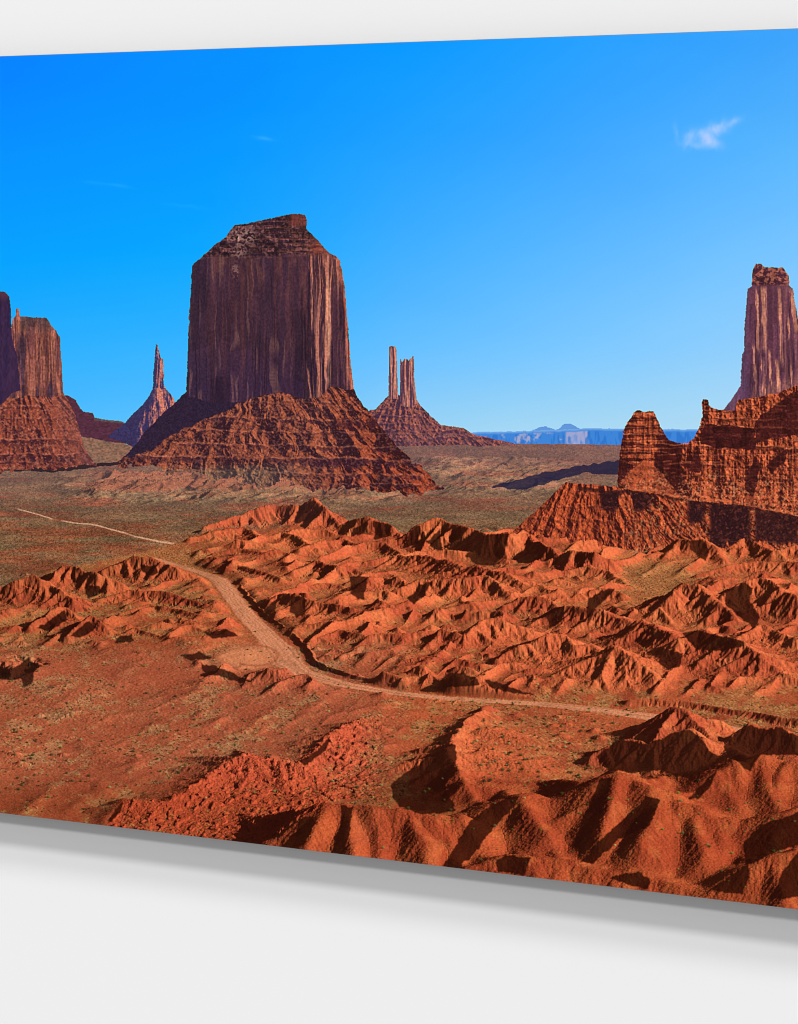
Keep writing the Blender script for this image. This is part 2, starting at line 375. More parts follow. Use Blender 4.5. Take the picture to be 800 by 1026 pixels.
def build_field(p):
    f = Field(p); rng = np.random.RandomState(5)
    X = p.xs[None, :]; Z = zw[:, None]; R = rows[:, None]
    # gentle ground
    amp = ss(520, 640, R) * 5 + 1.2
    f.H += amp * (fbm(X / 70, Z / 90, 20, 4) - .35)
    left = ss(480, 380, X) * ss(635, 660, R) * ss(860, 800, R)
    f.H += left * 5 * (rdg(X / 75 + .4 * Z / 75, Z / 130, 25, 3) ** 2)
    bad = ss(185, 215, X) * ss(522, 545, R) * ss(705, 690, R) * (1 - np.exp(-(((X - 660) / 40) ** 2 + ((R - 585) / 20) ** 2)))
    bad = np.maximum(bad, ss(235, 200, X) * ss(575, 590, R) * ss(660, 640, R) * .8)
    wz = Z + 16 * (fbm(X / 30, Z / 30, 28, 2) - .5)
    f.H += bad * (17 * rdg(X / 38 + .35 * Z / 40, wz / 66, 29, 2, .45) ** 2 - 4)
    # filler hills (random, small)
    def fill(n, x0, x1, y0, y1, h0, h1, ok=lambda x, y: True, slope=.85, lam=.7):
        for _ in range(n):
            x = rng.uniform(x0, x1); y = rng.uniform(y0, y1)
            if not ok(x, y): continue
            h = rng.uniform(h0, h1) * (.6 + .8 * (y - 480) / 250)
            an = rng.uniform(-.6, .6) + (0 if rng.rand() < .6 else 1.2); z = z_of(y); P = []
            m = rng.randint(3, 5); x -= h * 1.2; 
            for i in range(m):
                P.append((x, z, h * (1 if 0 < i < m - 1 else .4) * rng.uniform(.75, 1.1)))
                an += rng.uniform(-.5, .5); st = h * rng.uniform(.7, 1.3)
                x += math.cos(an) * st; z += math.sin(an) * st
            f.chain(P, slope, .8); f.spurs(P, slope, .8, lam, 1, rng)
    sand = lambda x, y: not (620 < x < 705 and 558 < y < 612) and not (300 < x < 420 and 612 < y < 700 and rng.rand() < .3)
    fill(90, 200, 640, 535, 640, 5, 10, sand)
    fill(85, 420, 1000, 560, 690, 6, 12, sand)
    fill(60, 300, 460, 610, 680, 4, 8)
    fill(60, -200, 220, 575, 650, 4, 9)
    fill(60, -200, 420, 650, 800, 1.5, 4, slope=.6)
    ft = ss(40, 120, X) * ss(420, 370, X) * ss(474, 480, R) * ss(508, 498, R)      # grey foothills below the great butte
    ft = np.maximum(ft, .7 * ss(400, 430, X) * ss(600, 540, X) * ss(458, 464, R) * ss(500, 490, R))
    f.H += ft * (15 * rdg(X / 27 + Z / 30, Z / 52 - X / 90, 41, 3, .55) ** 2 - 3)
    fill(40, 850, 1040, 530, 900, 6, 15)
    fill(24, -230, -20, 820, 960, 8, 20)
    fill(60, 430, 620, 715, 800, 1.5, 4, slope=.5)
    for pts, slope, r, lam, lev in RIDGES:
        P = [(x, z_of(y + h), h) for x, y, h in pts]
        f.chain(f.rough_crest(P, rng) if lev else P, slope * (1.12 if lev else 1), r)
        if lev: f.spurs(P, slope, r, lam, lev, rng)
    for pts, slope, r in SPURS:
        f.chain([(x, z_of(y + h), h) for x, y, h in pts], slope, r)
    pd = poly_dist([(-30, 676, 8), (-4, 672, 8), (8, 681, 7), (24, 674, 8), (30, 666, 6)], X + 5 * (fbm(X / 6, Z / 6, 74, 2) - .5), R + 1.5 * (fbm(X / 6, Z / 6, 75, 2) - .5), 1, 2.2)
    f.H -= 11 * ss(1.25, .8, pd)
    weather(f, rng)
    # roads: flatten, and the bank along the far side
    d = poly_dist(ROAD, X, R, 1, 3.2)
    f.H *= ss(.62, 1.5, d) * np.where(R < 575, ss(.6, 2.2, d), 1)
    f.chain(f.rough_crest([(x, z_of(y + h), h) for x, y, h in ((236, 581, 1.5), (246, 592, 2.6), (258, 606, 3), (275, 621, 3.4), (294, 634, 3.8), (308, 647, 4), (315, 659, 4.2), (328, 668, 4), (358, 677, 4), (392, 685, 3.6), (424, 690, 2))], rng), .9, .6)
    f.H *= 1 - .9 * ss(1.35, .85, np.hypot((X - 246) / 44, (R - 660) / 15))
    # rills and crumbs
    big = ss(2, 14, f.H)
    near = ss(770, 830, R)
    f.H += big * (1.1 - .6 * near) * (rdg(X / 5 + fbm(X / 9, Z / 9, 31, 2), Z / 22, 30, 2) - .5) + (.5 + .6 * big) * (fbm(X / 2.2, Z / (3.5 - 2 * near), 33, 3) - .5)
    knoll = inpoly(KNOLL, X + 8 * (fbm(X / 9, Z / 9, 71, 2) - .5) + 0 * R, R - f.H + 5 * (fbm(X / 7, Z / 9, 72, 2) - .5)).astype(F)
    kx = X + 5 * (fbm(X / 6, Z / 6, 73, 2) - .5) + .35 * Z; kz = Z - .3 * X
    knoll = knoll * ss(402, 345, X)
    f.H += knoll * (2. * (fbm(kx / 3., kz / 4, 35, 3, .65) - .45) + 1.5 * ss(.6, .78, vn(kx / 5, kz / 9, 37)))
    f.knoll = knoll
    return f

def shade_field(f):
    H = f.H; dx = f.dx
    Hx = np.gradient(H, dx, axis=1); Hr = np.gradient(H, RST, axis=0)
    Hz = -Hr / kr[:, None]
    inv = 1 / np.sqrt(Hx * Hx + Hz * Hz + 1)
    lam = (-Hx * SUN[0] - Hz * SUN[1] + SUN[2]) * inv
    nz = inv
    # cast shadows: march toward the sun
    el = SUN[2] / math.hypot(SUN[0], SUN[1]); hx = SUN[0] / math.hypot(SUN[0], SUN[1]); hz = SUN[1] / math.hypot(SUN[0], SUN[1])
    sh = np.ones_like(H); n, m = H.shape
    ri = np.arange(n)
    d = 1.
    while d < 130:
        z2 = zw - hz * d                       # away from viewer = smaller zw
        rr = np.clip(np.interp(z2, zw, ri), 0, n - 1); r0 = rr.astype(int); r1 = np.minimum(r0 + 1, n - 1); fr = (rr - r0).astype(F)[:, None]
        sx = int(round(hx * d / dx))
        if sx >= m: break
        A = H[r0] * (1 - fr) + H[r1] * fr
        over = A[:, sx:] - (H[:, :m - sx] + d * el)
        soft = .35 + .02 * d
        s = 1 - np.clip(over / soft + .2, 0, 1)
        np.minimum(sh[:, :m - sx], s, out=sh[:, :m - sx])
        d = d * 1.07 + .35
    # openness for ambient
    ao = np.ones_like(H)
    for off in (6, 14):
        o = int(off / dx)
        L = np.pad(H, ((0, 0), (o, o)), mode='edge')
        ao -= .22 * np.clip(((L[:, :m] + L[:, 2 * o:]) * .5 - H) / off, 0, 1)
        o2 = int(off / 5 / RST)
        L = np.pad(H, ((o2, o2), (0, 0)), mode='edge')
        ao -= .22 * np.clip(((L[:n] + L[2 * o2:]) * .5 - H) / off, 0, 1)
    return np.clip(lam, 0, 1) * sh, nz, ao, Hx

def render_field(p, f):
    lam, nz, ao, Hx = shade_field(f)
    n, m = f.H.shape
    scr = rows[:, None] - f.H
    fl = scr[::-1]                                   # front (near) first
    mono = np.minimum.accumulate(fl, axis=0)
    idx = np.empty((p.h, m), np.int32); fr = np.empty((p.h, m), F)
    ys = p.ys
    for c in range(m):
        mc = mono[:, c]
        # first index with mono <= t   (mono is decreasing)
        k = np.searchsorted(-mc, -ys, side='left')
        k = np.clip(k, 1, n - 1)
        a = mc[k - 1]; b = mc[k]
        idx[:, c] = k; fr[:, c] = np.clip((a - ys) / np.maximum(a - b, 1e-4), 0, 1)
    ci = np.broadcast_to(np.arange(m)[None, :], idx.shape)
    j1 = n - 1 - idx; j0 = np.minimum(j1 + 1, n - 1)
    def smp(A):
        return A[j0, ci] * (1 - fr) + A[j1, ci] * fr
    vis = ys[:, None] >= mono[-1][None, :]
    gy = rows[j0] * (1 - fr) + rows[j1] * fr
    return smp(lam), smp(nz), smp(ao), gy, smp(f.H), vis, smp(Hx), smp(f.knoll)

def ground_colours(p, lam, nz, ao, gy, H, Hx, knoll):
    X = p.xs[None, :] + 0 * gy; Y = p.ys[:, None] + 0 * gy
    Z = np.interp(gy, rows, zw).astype(F)
    n1 = fbm(X / 60, Z / 70, 50, 4); n2 = fbm(X / 14, Z / 20, 54, 3); n3 = fbm(X / 2.1, Y / 1.6, 58, 2)
    red = mixc(s2l((194, 93, 53)), s2l((172, 74, 44)), ss(.35, .65, n1))
    red = mixc(red, s2l((204, 112, 64)), .5 * ss(.5, .75, n2))
    # dusty tan flats
    flat = ss(.86, .97, nz) * ss(9, 3, H)
    veg = flat * ss(.4, .6, n1 * .5 + n2 * .5 + .1 * (gy < 640)) * ss(530, 560, gy)
    sandp = np.exp(-(((X - 662) / 46) ** 2 + ((Y - 582) / 24) ** 2) * 1.2)
    veg = np.clip(veg + 1.1 * sandp * flat, 0, 1)
    hill = ss(455, 470, X) * ss(640, 600, X) * ss(700, 720, gy) * ss(815, 790, gy) 
    veg = np.clip(veg * (1 - .5 * hill), 0, 1)
    bl = ss(190, 230, X) * ss(530, 545, gy) * ss(705, 690, gy)
    veg = veg * (1 - .65 * bl * (1 - np.clip(1.3 * sandp, 0, 1)))
    alb = mixc(red, s2l((192, 138, 82)), veg * (.35 + .4 * n3))
    # dull rose flats bottom left
    dull = ss(430, 330, X) * ss(640, 665, gy) * ss(15, 6, H) * (1 - knoll)
    alb = mixc(alb, s2l((182, 96, 66)), .8 * dull)
    alb = mixc(alb, s2l((182, 134, 98)), dull * .6 * ss(.48, .62, n2 * .6 + n1 * .4) * (.4 + n3))
    alb = mixc(alb, s2l((184, 74, 48)), knoll * .7)
    wash = ss(.44, .58, fbm((.5 * X + .95 * gy) / 15, (.95 * X - .5 * gy) / 70, 111, 3))
    bare = ss(430, 330, X) * ss(650, 675, gy) * (1 - wash) * (1 - knoll)
    alb = mixc(alb, s2l((178, 86, 58)), .75 * bare); veg = veg * (1 - .85 * bare); dull = dull * (1 - .85 * bare)
    # sage plain beyond the badlands
    edge = np.interp(p.xs, [-230, 0, 60, 130, 180, 215, 300, 420, 520, 640, 1030], [598, 588, 572, 556, 545, 534, 530, 538, 540, 552, 552]).astype(F)[None, :]
    pl = ss(3, -3, gy - edge + 7 * (n2 - .5)) * np.where(gy > 503, ss(6, 3, H), 1)
    st = fbm(X / 90, Y / 5, 81, 4); st2 = fbm(X / 22, Y / 2.6, 86, 3); st3 = fbm(X / 2.5, Y / 1.1, 88, 2)
    sage = mixc(s2l((132, 100, 76)), s2l((154, 112, 84)), ss(.35, .65, st2))
    sage = mixc(sage, s2l((112, 102, 80)), .6 * ss(.4, .65, st * .6 + st2 * .4) * ss(475, 500, gy))
    rust = ss(.44, .72, fbm(X / 48, Y / 5, 90, 5, .65) + .1 * ss(250, 0, X) * ss(515, 530, Y)) 
    sage = mixc(sage, s2l((158, 84, 58)), .9 * rust)
    sage = mixc(sage, s2l((150, 96, 84)), .7 * ss(474, 458, gy))
    sage *= ((.58 + .84 * st3) * (.78 + .44 * ss(.3, .7, fbm(X / 40, Y / 6, 95, 4, .6))))[..., None]
    foot = ss(415, 350, X) * ss(40, 120, X) * ss(502, 492, gy) * ss(2, 5, H)
    sage = mixc(sage, s2l((150, 84, 60)), .85 * foot)
    alb = mixc(alb, sage, pl)
    # bushes: dark and pale specks
    den = np.clip(veg * .9 + .85 * dull * ss(.36, .6, n2) + .75 * pl + .18 * flat + .4 * hill * flat, 0, 1)
    sc = np.clip((gy - 440) / 260, .45, 1.3)
    b1 = vr(X / (1.6 * sc), Y / (1.15 * sc), 91); b2 = vr(X / (2.1 * sc) + 40, Y / (1.5 * sc), 93)
    dark = ss(.66, .76, b1) * den; pale = ss(.62, .76, b2) * den
    alb = mixc(alb, s2l((196, 164, 104)), .55 * pale * (1 - .5 * pl))
    alb = mixc(alb, s2l((64, 52, 34)), .75 * dark)
    # large single shrubs
    b3 = vr(X / (3.0 * sc), Y / (2.2 * sc), 97)
    alb = mixc(alb, s2l((52, 46, 26)), .8 * ss(.8, .86, b3) * np.clip(den + .1, 0, 1))
    grain = fbm(X / 1.3, Y / 1.1, 100, 2)
    alb *= (.72 + .56 * grain)[..., None]
    # roads
    d = poly_dist(ROAD, X + 1.2 * (n3 - .5), gy + .5 * (n3 - .5), 1, 3.2)
    d = d + .16 * (fbm(X / 7, gy / 3, 104, 3) - .5)
    rd = ss(.58, .42, d) * ss(150, 160, X)
    tr = .5 + .5 * np.cos(d * 14)
    alb = mixc(alb, s2l((236, 156, 118)), rd * .95)
    alb *= (1 - .12 * rd * tr * n2)[..., None]
    # turn-out
    e = np.hypot((X - 248) / 36, (gy - 659) / 13)
    alb = mixc(alb, s2l((228, 144, 102)), .9 * ss(1.15, .6, e + .7 * (n2 - .5)))
    e2 = np.abs(np.hypot((X - 254) / 24, (gy - 657) / 10.5) - 1)
    alb = mixc(alb, s2l((160, 76, 50)), .5 * ss(.14, .04, e2) * (X > 240))
    d2 = poly_dist(FARROAD, X, gy + 1.1 * np.sin(X / 13) + 1.2 * (fbm(X / 9, 0 * X, 98, 2) - .5), 1, 3.5)
    fr = ss(.5, .3, d2) * ss(14, 22, X) * (1 - ss(51, 55, X) * ss(64, 60, X)) * np.clip(.25 + 1.2 * ss(.35, .6, vn(X / 13, Y / 13, 99)), 0, 1)
    alb = mixc(alb, s2l((246, 196, 168)), .75 * fr)
    bx = X + 4 * (fbm(X / 5, Y / 5, 105, 3) - .5); by = Y + 4 * (fbm(X / 5, Y / 5, 108, 3) - .5)
    blot = np.zeros(lam.shape, F)
    for P in SHADE:
        q = np.array(P); sl, _, _ = p.win(q[:, 0].min() - 4, q[:, 1].min() - 4, q[:, 0].max() + 4, q[:, 1].max() + 4)
        blot[sl] = np.maximum(blot[sl], inpoly(P, bx[sl], by[sl]))
    for ax in (0, 1):
        blot = (blot + np.roll(blot, 1, ax) + np.roll(blot, -1, ax)) / 3
    lam = lam * (1 - .9 * blot); nz = nz * (1 - .3 * blot)
    # wheel ruts and loose verges
    alb *= (1 - .22 * rd * ss(.5, .75, vn(d * 11, X / 40, 103)) - .15 * rd * ss(.55, .75, n2))[..., None]
    lh = ss(240, 205, X) * ss(556, 575, gy) * ss(668, 650, gy)
    alb *= (1 - .2 * lh)[..., None]
    nearr = ss(765, 815, gy)
    alb *= (1 - nearr[..., None] * np.array([.20, .30, .46], F))
    # light
    amb = (.028 + .05 * nz) * np.clip(ao, .2, 1)
    sunc = np.array([1.55, 1.40, 1.24], F); ambc = np.array([1.0, .82, .95], F)
    lit = (lam ** 1.15)[..., None] * sunc + amb[..., None] * ambc
    c = alb * lit * 1.25
    c = c * np.array([.95, .91, .79], F)
    lum = (c @ np.array([.3, .59, .11], F))[..., None]
    c = c + (lum * np.array([1.22, .95, .72], F) - c) * .1
    # air between
    hz = .34 * ss(545, 446, gy)
    c = mixc(c, s2l((150, 128, 138)) * .7, hz)
    # shadow of the tall shoulder rock on the plain
    P = [(490, 488), (516, 481), (542, 474), (580, 467), (622, 461), (640, 460), (640, 477), (600, 474.5), (585, 474), (560, 480), (540, 487), (522, 491)]
    sm = inpoly(P, X + 5 * (vn(X / 7, Y / 4, 7) - .5), Y + 2.5 * (vn(X / 5, Y / 3, 9) - .5)) & (gy < 500)
    c = np.where(sm[..., None], c * .08 + s2l((36, 36, 66)) * .8, c)
    # dark shade at the foot of the left buttes
    P = [(-20, 471), (30, 470), (60, 467), (95, 464), (122, 462), (124, 465), (100, 467.5), (75, 471), (50, 473), (20, 472)]
    sm = inpoly(P, X, Y + 1.6 * (vn(X / 5, Y / 3, 9) - .5)) & (gy < 500)
    c = np.where(sm[..., None], c * .08 + s2l((38, 30, 40)) * .8, c)
    shrubs(p, c, lam, nz, gy, H, p.vis, np.random.RandomState(21))
    return l2s(c)

# ------------------------------------------------------------------ rock faces (relief)
def relief(R, S, sun, soft=1., reach=26):
    Rx = np.gradient(R, 1 / S, axis=1); Ru = -np.gradient(R, 1 / S, axis=0)
    inv = 1 / np.sqrt(Rx * Rx + Ru * Ru + 1)
    lam = np.clip((-Rx * sun[0] - Ru * sun[1] + sun[2]) * inv, 0, 1)
    sh = np.ones_like(R); d = 1.
    h, w = R.shape; hl = math.hypot(sun[0], sun[1])
    while d < reach:
        a = int(round(d * sun[0] / hl * S)); b = int(round(d * sun[1] / hl * S))
        if a >= w or b >= h: break
        if a + b > 0:
            over = R[:h - b if b else h, a:] - (R[b:, :w - a] + d * sun[2] / hl)
            t = sh[b:, :w - a]
            np.minimum(t, 1 - np.clip(over / soft, 0, 1), out=t)
        d = d * 1.25 + .3
    return lam * sh, inv

def ledges(X, Y, ys, s, bow=0., x0=0.):
    """broken rock steps: dark under each rim, pale rim"""
    d = np.zeros_like(X); l = np.zeros_like(X)
    for yb, th, wt in ys:
        yy = Y - yb - bow * (X - x0) - 6 * (fbm(X / 13 + yb, 0 * X, s, 4, .6) - .5)
        brk = ss(.28, .5, vn(X / 5 + yb * 3, 0 * X, s + 2) * .6 + .4 * vn(X / 15 + yb, 0 * X, s + 3))
        post = .55 + .45 * ss(.3, .5, vn(X / 1.8 + yb, Y / 9, s + 4))
        d = np.maximum(d, wt * brk * post * ss(-.4, .5, yy) * ss(th, th * .5, yy + 2.5 * (vn(X / 2.6 + yb, 0 * X, s + 5) - .5)))
        l = np.maximum(l, wt * brk * ss(-2.2, -.8, yy) * ss(.3, -.4, yy))
    return d, l

def cracks(X, Y, n, xr, yr, rng, wmax=1.3):
    m = np.zeros_like(X)
    for _ in range(n):
        x0 = rng.uniform(*xr); y0 = rng.uniform(*yr); L = rng.uniform(14, .75 * (yr[1] - yr[0])); w = rng.uniform(.35, wmax); a = rng.uniform(-.03, .03); k = rng.randint(400)
        dx = np.abs(X - x0 - a * (Y - y0) - 2.4 * (fbm(Y / 16 + k, 0 * X + k, 7, 3) - .5))
        m = np.maximum(m, rng.uniform(.45, 1) * ss(w, w * .25, dx) * ss(y0 - 3, y0 + 5, Y) * ss(y0 + L, y0 + L - 12, Y))
    return m

def slabs(X, Y, w, h, s):
    q = np.floor(X / w + s).astype(np.int64)
    t = TAB[(q * 7919 + 13 * s) & 262143]
    r = np.floor(Y / h + 7 * t).astype(np.int64)
    return TAB[(q * 104729 + r * 6151 + s) & 262143]

def blocks(X, Y, w, h, s):
    """stacked, jointed rock: a tint per block and the dark joints between"""
    x = X + 3 * (fbm(X / 9, Y / 9, s, 3) - .5); y = Y + 3.5 * (fbm(X / 10, Y / 10, s + 4, 3) - .5)
    r = np.floor(y / h).astype(np.int64); o = TAB[(r * 4241 + s) & 262143]
    u = x / (w * (.6 + .8 * o)) + 9 * o; q = np.floor(u).astype(np.int64)
    t = TAB[(q * 7919 + r * 104729 + s) & 262143]
    fu = u - q; fv = y / h - r
    j = np.maximum(ss(.16, .02, fu), ss(.26, .05, 1 - fv))
    return t, j * (.35 + .65 * t), ss(.3, .06, fv)

def shrubs(p, c, lam, nz, gy, H, vis, rng):
    """single desert bushes: a round dark crown, a paler sunlit side, a small shadow to the left"""
    S = p.S; n = 0
    zones = [(900, -150, 950, 640, 800, 0), (420, -150, 420, 640, 815, 0), (500, 430, 640, 700, 800, 0), (900, -150, 620, 498, 545, 1), (260, 620, 710, 556, 612, 0), (420, 190, 800, 545, 700, 0), (80, 380, 820, 780, 900, 2)]
    dens = fbm(np.linspace(0, 40, 512)[None, :], np.linspace(0, 60, 512)[:, None], 130, 3)
    for cnt, x0, x1, y0, y1, kind in zones:
        for _ in range(cnt):
            x = rng.uniform(x0, x1); y = y0 + (y1 - y0) * rng.rand()
            if dens[int(y * 7) % 512, int(x * 5) % 512] < .47 and kind == 0: continue
            i = int((x - p.x0) * S); j = int((y - p.y0) * S)
            if not (6 < i < p.w - 6 and 6 < j < p.h - 6) or not vis[j, i]: continue
            g = gy[j, i]
            if kind == 2:
                if nz[j, i] < .5: continue
            elif nz[j, i] < .88 or H[j, i] > 14: continue
            if kind == 1 and H[j, i] > 3: continue
            r = (.45 + .55 * rng.rand() ** 2) * np.clip((g - 440) / 190, .5, 1.75) * (1.15 if kind != 1 else .9)
            R = int(r * S * 3) + 2; sl = (slice(max(0, j - R), j + R + 1), slice(max(0, i - R), i + R + 1))
            X = p.xs[sl[1]][None, :] - x; Y = p.ys[sl[0]][:, None] - y
            wob = 1 + .5 * (TAB[rng.randint(9999):][:X.size * Y.size].reshape(Y.size, X.size) - .5)
            d = np.hypot(X, Y * 1.25) * wob / r; sh = np.hypot((X + r * 1.1) / 1.5, (Y - r * .35) * 2.0) / r
            lit = .25 + min(1., lam[j, i] * 1.6)
            k = rng.rand()
            col = s2l((74, 66, 34)) if k < .55 else (s2l((112, 100, 52)) if k < .85 else s2l((150, 128, 78)))
            if kind == 2 and k < .4: col = s2l((112, 106, 44))
            cc = c[sl]
            a = (.72 * ss(1.1, .7, sh))[..., None]; cc = cc * (1 - a) + cc * np.array([.28, .26, .3], F) * a
            a = (.92 * ss(1.1, .75, d))[..., None]
            top = np.clip(.75 + .55 * (X - Y) / r, .25, 1.5)
            cc = cc * (1 - a) + (col * lit * 1.1) * top[..., None] * a
            c[sl] = cc; n += 1

def put(p, sl, m, c):
    im = p.im[sl]; im[m] = c[m]

def rough(X, Y, a, s, f=4.):
    return X + a * (fbm(X / f, Y / f, s, 3) - .5) * 2, Y + a * (fbm(X / f, Y / f, s + 5, 3) - .5) * 2

def tone(lam, shadow, lit, gain=1.25, g=.8):
    return mixc(shadow, lit, np.clip(lam * gain, 0, 1.15) ** g)

def far_things(p):
    # blue mesas on the horizon
    sl, X, Y = p.win(470, 420, 1030, 448)
    top = np.interp(X, [470, 480, 522, 567, 590, 625, 700, 1030], [434, 432.6, 432, 430.4, 429, 429.5, 430.5, 440]) + 1.4 * (fbm(X / 5, Y * 0, 3, 3) - .5)
    for cx, w, h in ((545, 8, 3.6), (569, 9, 5.6)):
        e = top - h * np.clip(1.35 - np.abs(X - cx - 2 * (vn(X / 3, 0, 5) - .5)) / w, 0, 1) + .8 * (vn(X / 1.5, 0, 8) - .5)
        put(p, sl, (Y > e) & (Y < 436), np.broadcast_to(np.array((98, 150, 216), F), X.shape + (3,)) + 0)
    c = mixc((118, 168, 226), (62, 132, 214), ss(0, 3, Y - top)); f = fbm(X / 7, Y / 9, 12, 4)
    lit = ss(.42, .56, f + .12 * np.sin(X / 9) - .02 * (Y - top)) * ss(525, 505, np.abs(X - 540) * 3 + 400) 
    lit = np.clip(lit + ss(566, 568, X) * ss(591, 588, X) * (.45 + .8 * vn(X / 2, Y / 5, 3)), 0, 1) * ss(1.5, 3.5, Y - top)
    c = mixc(c, (196, 176, 202), .72 * lit)
    c = mixc(c, (36, 104, 190), .5 * ss(.5, .7, fbm(X / 2.5, Y / 12, 14, 2)) * ss(2, 4, Y - top))
    put(p, sl, (Y > top) & (Y < 446), c)

    # low mesa behind the left butte
    sl, X, Y = p.win(50, 385, 135, 470)
    P = [(50, 392), (63, 395), (70, 397), (76, 401), (80, 409), (84, 412), (93, 414), (95, 418), (102, 420), (122, 422), (128, 426), (124, 470), (50, 470)]
    m = inpoly(P, *rough(X, Y, .8, 21))
    R = 3 * rdg(X / 7, Y / 30, 22, 3) - .5 * (417 - Y) * -1
    l, _ = relief(R * .8, p.S, (.75, .5, .12))
    c = tone(l, (84, 46, 62), (186, 112, 92)); c = mixc(c, (104, 98, 92), .7 * ss(3.5, 1, Y - np.interp(X, [95, 122], [419, 422])) * (X > 94))
    c *= (.85 + .3 * vn(X / 2, Y / 1.2, 3))[..., None]
    put(p, sl, m, c)
    # grey-green apron between
    P = [(62, 434), (80, 437), (100, 441), (128, 445), (140, 446), (150, 452), (122, 466), (88, 466), (62, 466)]
    m = inpoly(P, *rough(X, Y, 1., 24))
    c = mixc((122, 96, 80), (146, 102, 82), fbm(X / 9 + Y / 5, Y / 4, 31, 3)) * (.8 + .4 * vn(X / 1.6, Y, 6))[..., None]
    put(p, sl, m, c)

def spire(p):
    sl, X, Y = p.win(104, 340, 182, 456)
    P = [(156, 345.5), (158, 345.5), (159.5, 352), (161, 358), (163.5, 359), (164, 372), (164.2, 386), (167, 390), (172, 396), (176, 403), (182, 415), (182, 452),
         (134, 448), (126, 444), (108, 438), (114, 432), (125, 424), (134, 414), (142, 407), (149, 397), (153, 390), (154, 372), (155.5, 355)]
    m = inpoly(P, *rough(X, Y, .7, 41, 3))
    cx = np.interp(Y, [345, 390, 450], [157.5, 158, 150])
    fan = (X - 157) / np.maximum(Y - 330, 12)
    up = np.where(Y < 389, 5 * rdg(X / 4.2 + vn(X * 0, Y / 16, 3) * .5, Y / 40, 42, 2), 0)
    tal = np.where(Y >= 389, 7 * rdg(fan * 9, Y / 26, 44, 3) + .55 * (Y - 389), 0)
    R = up + tal - .35 * np.abs(X - cx) + 1.2 * fbm(X / 2, Y / 2, 46, 3)
    l, _ = relief(R, p.S, (.8, .42, .1))
    l *= ss(-4, 3, X - np.interp(Y, [345, 390, 405, 412, 420, 450], [156, 155.5, 154, 146, 141, 139]) + 3 * (fbm(X / 5, Y / 5, 47, 2) - .5))
    c = tone(l, (56, 50, 90), (196, 118, 102), 1.8)
    c = mixc(c, (70, 44, 70), .35 * ss(.5, .7, fbm(X / 4, Y / 1.6, 48, 3)) * (Y > 389))
    c *= (.84 + .32 * vn(X / 1.1, Y / 1.1, 49))[..., None]
    put(p, sl, m, c)

def sisters(p):
    sl, X, Y = p.win(366, 340, 530, 452)
    rx, ry = rough(X, Y, .6, 51, 3)
    tal = [(371, 411), (377, 410), (383, 403), (389, 397), (399, 395), (404, 398), (418, 401), (422, 407), (430, 415), (442, 426), (452, 427), (465, 429), (471, 433), (477, 436), (488, 438), (505, 442), (522, 446), (522, 450), (366, 450), (366, 416)]
    m = inpoly(tal, rx, ry)
    fan = (X - 403) / np.maximum(Y - 372, 12)
    R = 6 * rdg(fan * 7, Y / 18, 52, 3) + .62 * (Y - 390) + 3 * fbm(X / 5, Y / 3, 54, 2) + 3 * fbm(X / 2.4, Y / 2, 56, 3) - .12 * np.abs(X - 410)
    for yb in (411, 419, 427, 434, 441):
        R += 3 * ss(-1, 1, Y - yb - 3 * (fbm(X / 9, 0 * X, 57, 3) - .5))
    l, _ = relief(R, p.S, (.78, .42, .12))
    c = tone(l, (70, 44, 62), (186, 106, 86), 1.15)
    c = mixc(c, (84, 62, 82), .4 * ss(.45, .65, fbm(X / 5, Y / 2.2, 58, 3)) * ss(426, 434, Y))
    dk, lt = ledges(X, Y, [(409, 2, .5), (417, 2.5, .7), (425, 3, .7), (432, 3, .8), (438, 3, .7)], 300)
    c = mixc(mixc(c, (62, 40, 64), .8 * dk), (196, 118, 98), .45 * lt)
    c *= (.84 + .32 * vn(X / 1.2, Y / 1., 59))[..., None]
    put(p, sl, m, c)
    for P in ([(389.6, 399), (389.8, 370), (390, 348), (391.5, 346.6), (396, 347), (397.6, 350), (398, 372), (399.4, 400)],
              [(400.8, 402), (401.2, 380), (401, 361), (401.9, 359), (402.6, 363), (404.6, 361.5), (405.2, 359.6), (409, 360), (409.6, 362), (410.6, 359.5), (413, 358.5), (413.6, 356.6), (414.8, 357), (415.4, 380), (416.6, 392), (418.4, 404), (412, 408), (404, 407)]):
        m = inpoly(P, *rough(X, Y, .35, 61, 2.5))
        R = 3.4 * rdg(X / 3.4 + .3 * vn(0 * X, Y / 12, 3), Y / 60, 62, 2) + .8 * fbm(X / 1.5, Y / 5, 64, 2)
        l, _ = relief(R, p.S, (.8, .3, .32))
        l *= ss(389.4, 392.5, X) * np.where((X > 398.8) & (X < 403.6), .45, 1)
        c = tone(l, (84, 54, 74), (208, 132, 108), 1.25)
        c *= (.86 + .28 * vn(X / 1.1, Y / 1.6, 65))[..., None]
        c *= (.8 + .2 * ss(345, 352, Y))[..., None]
        put(p, sl, m, c)

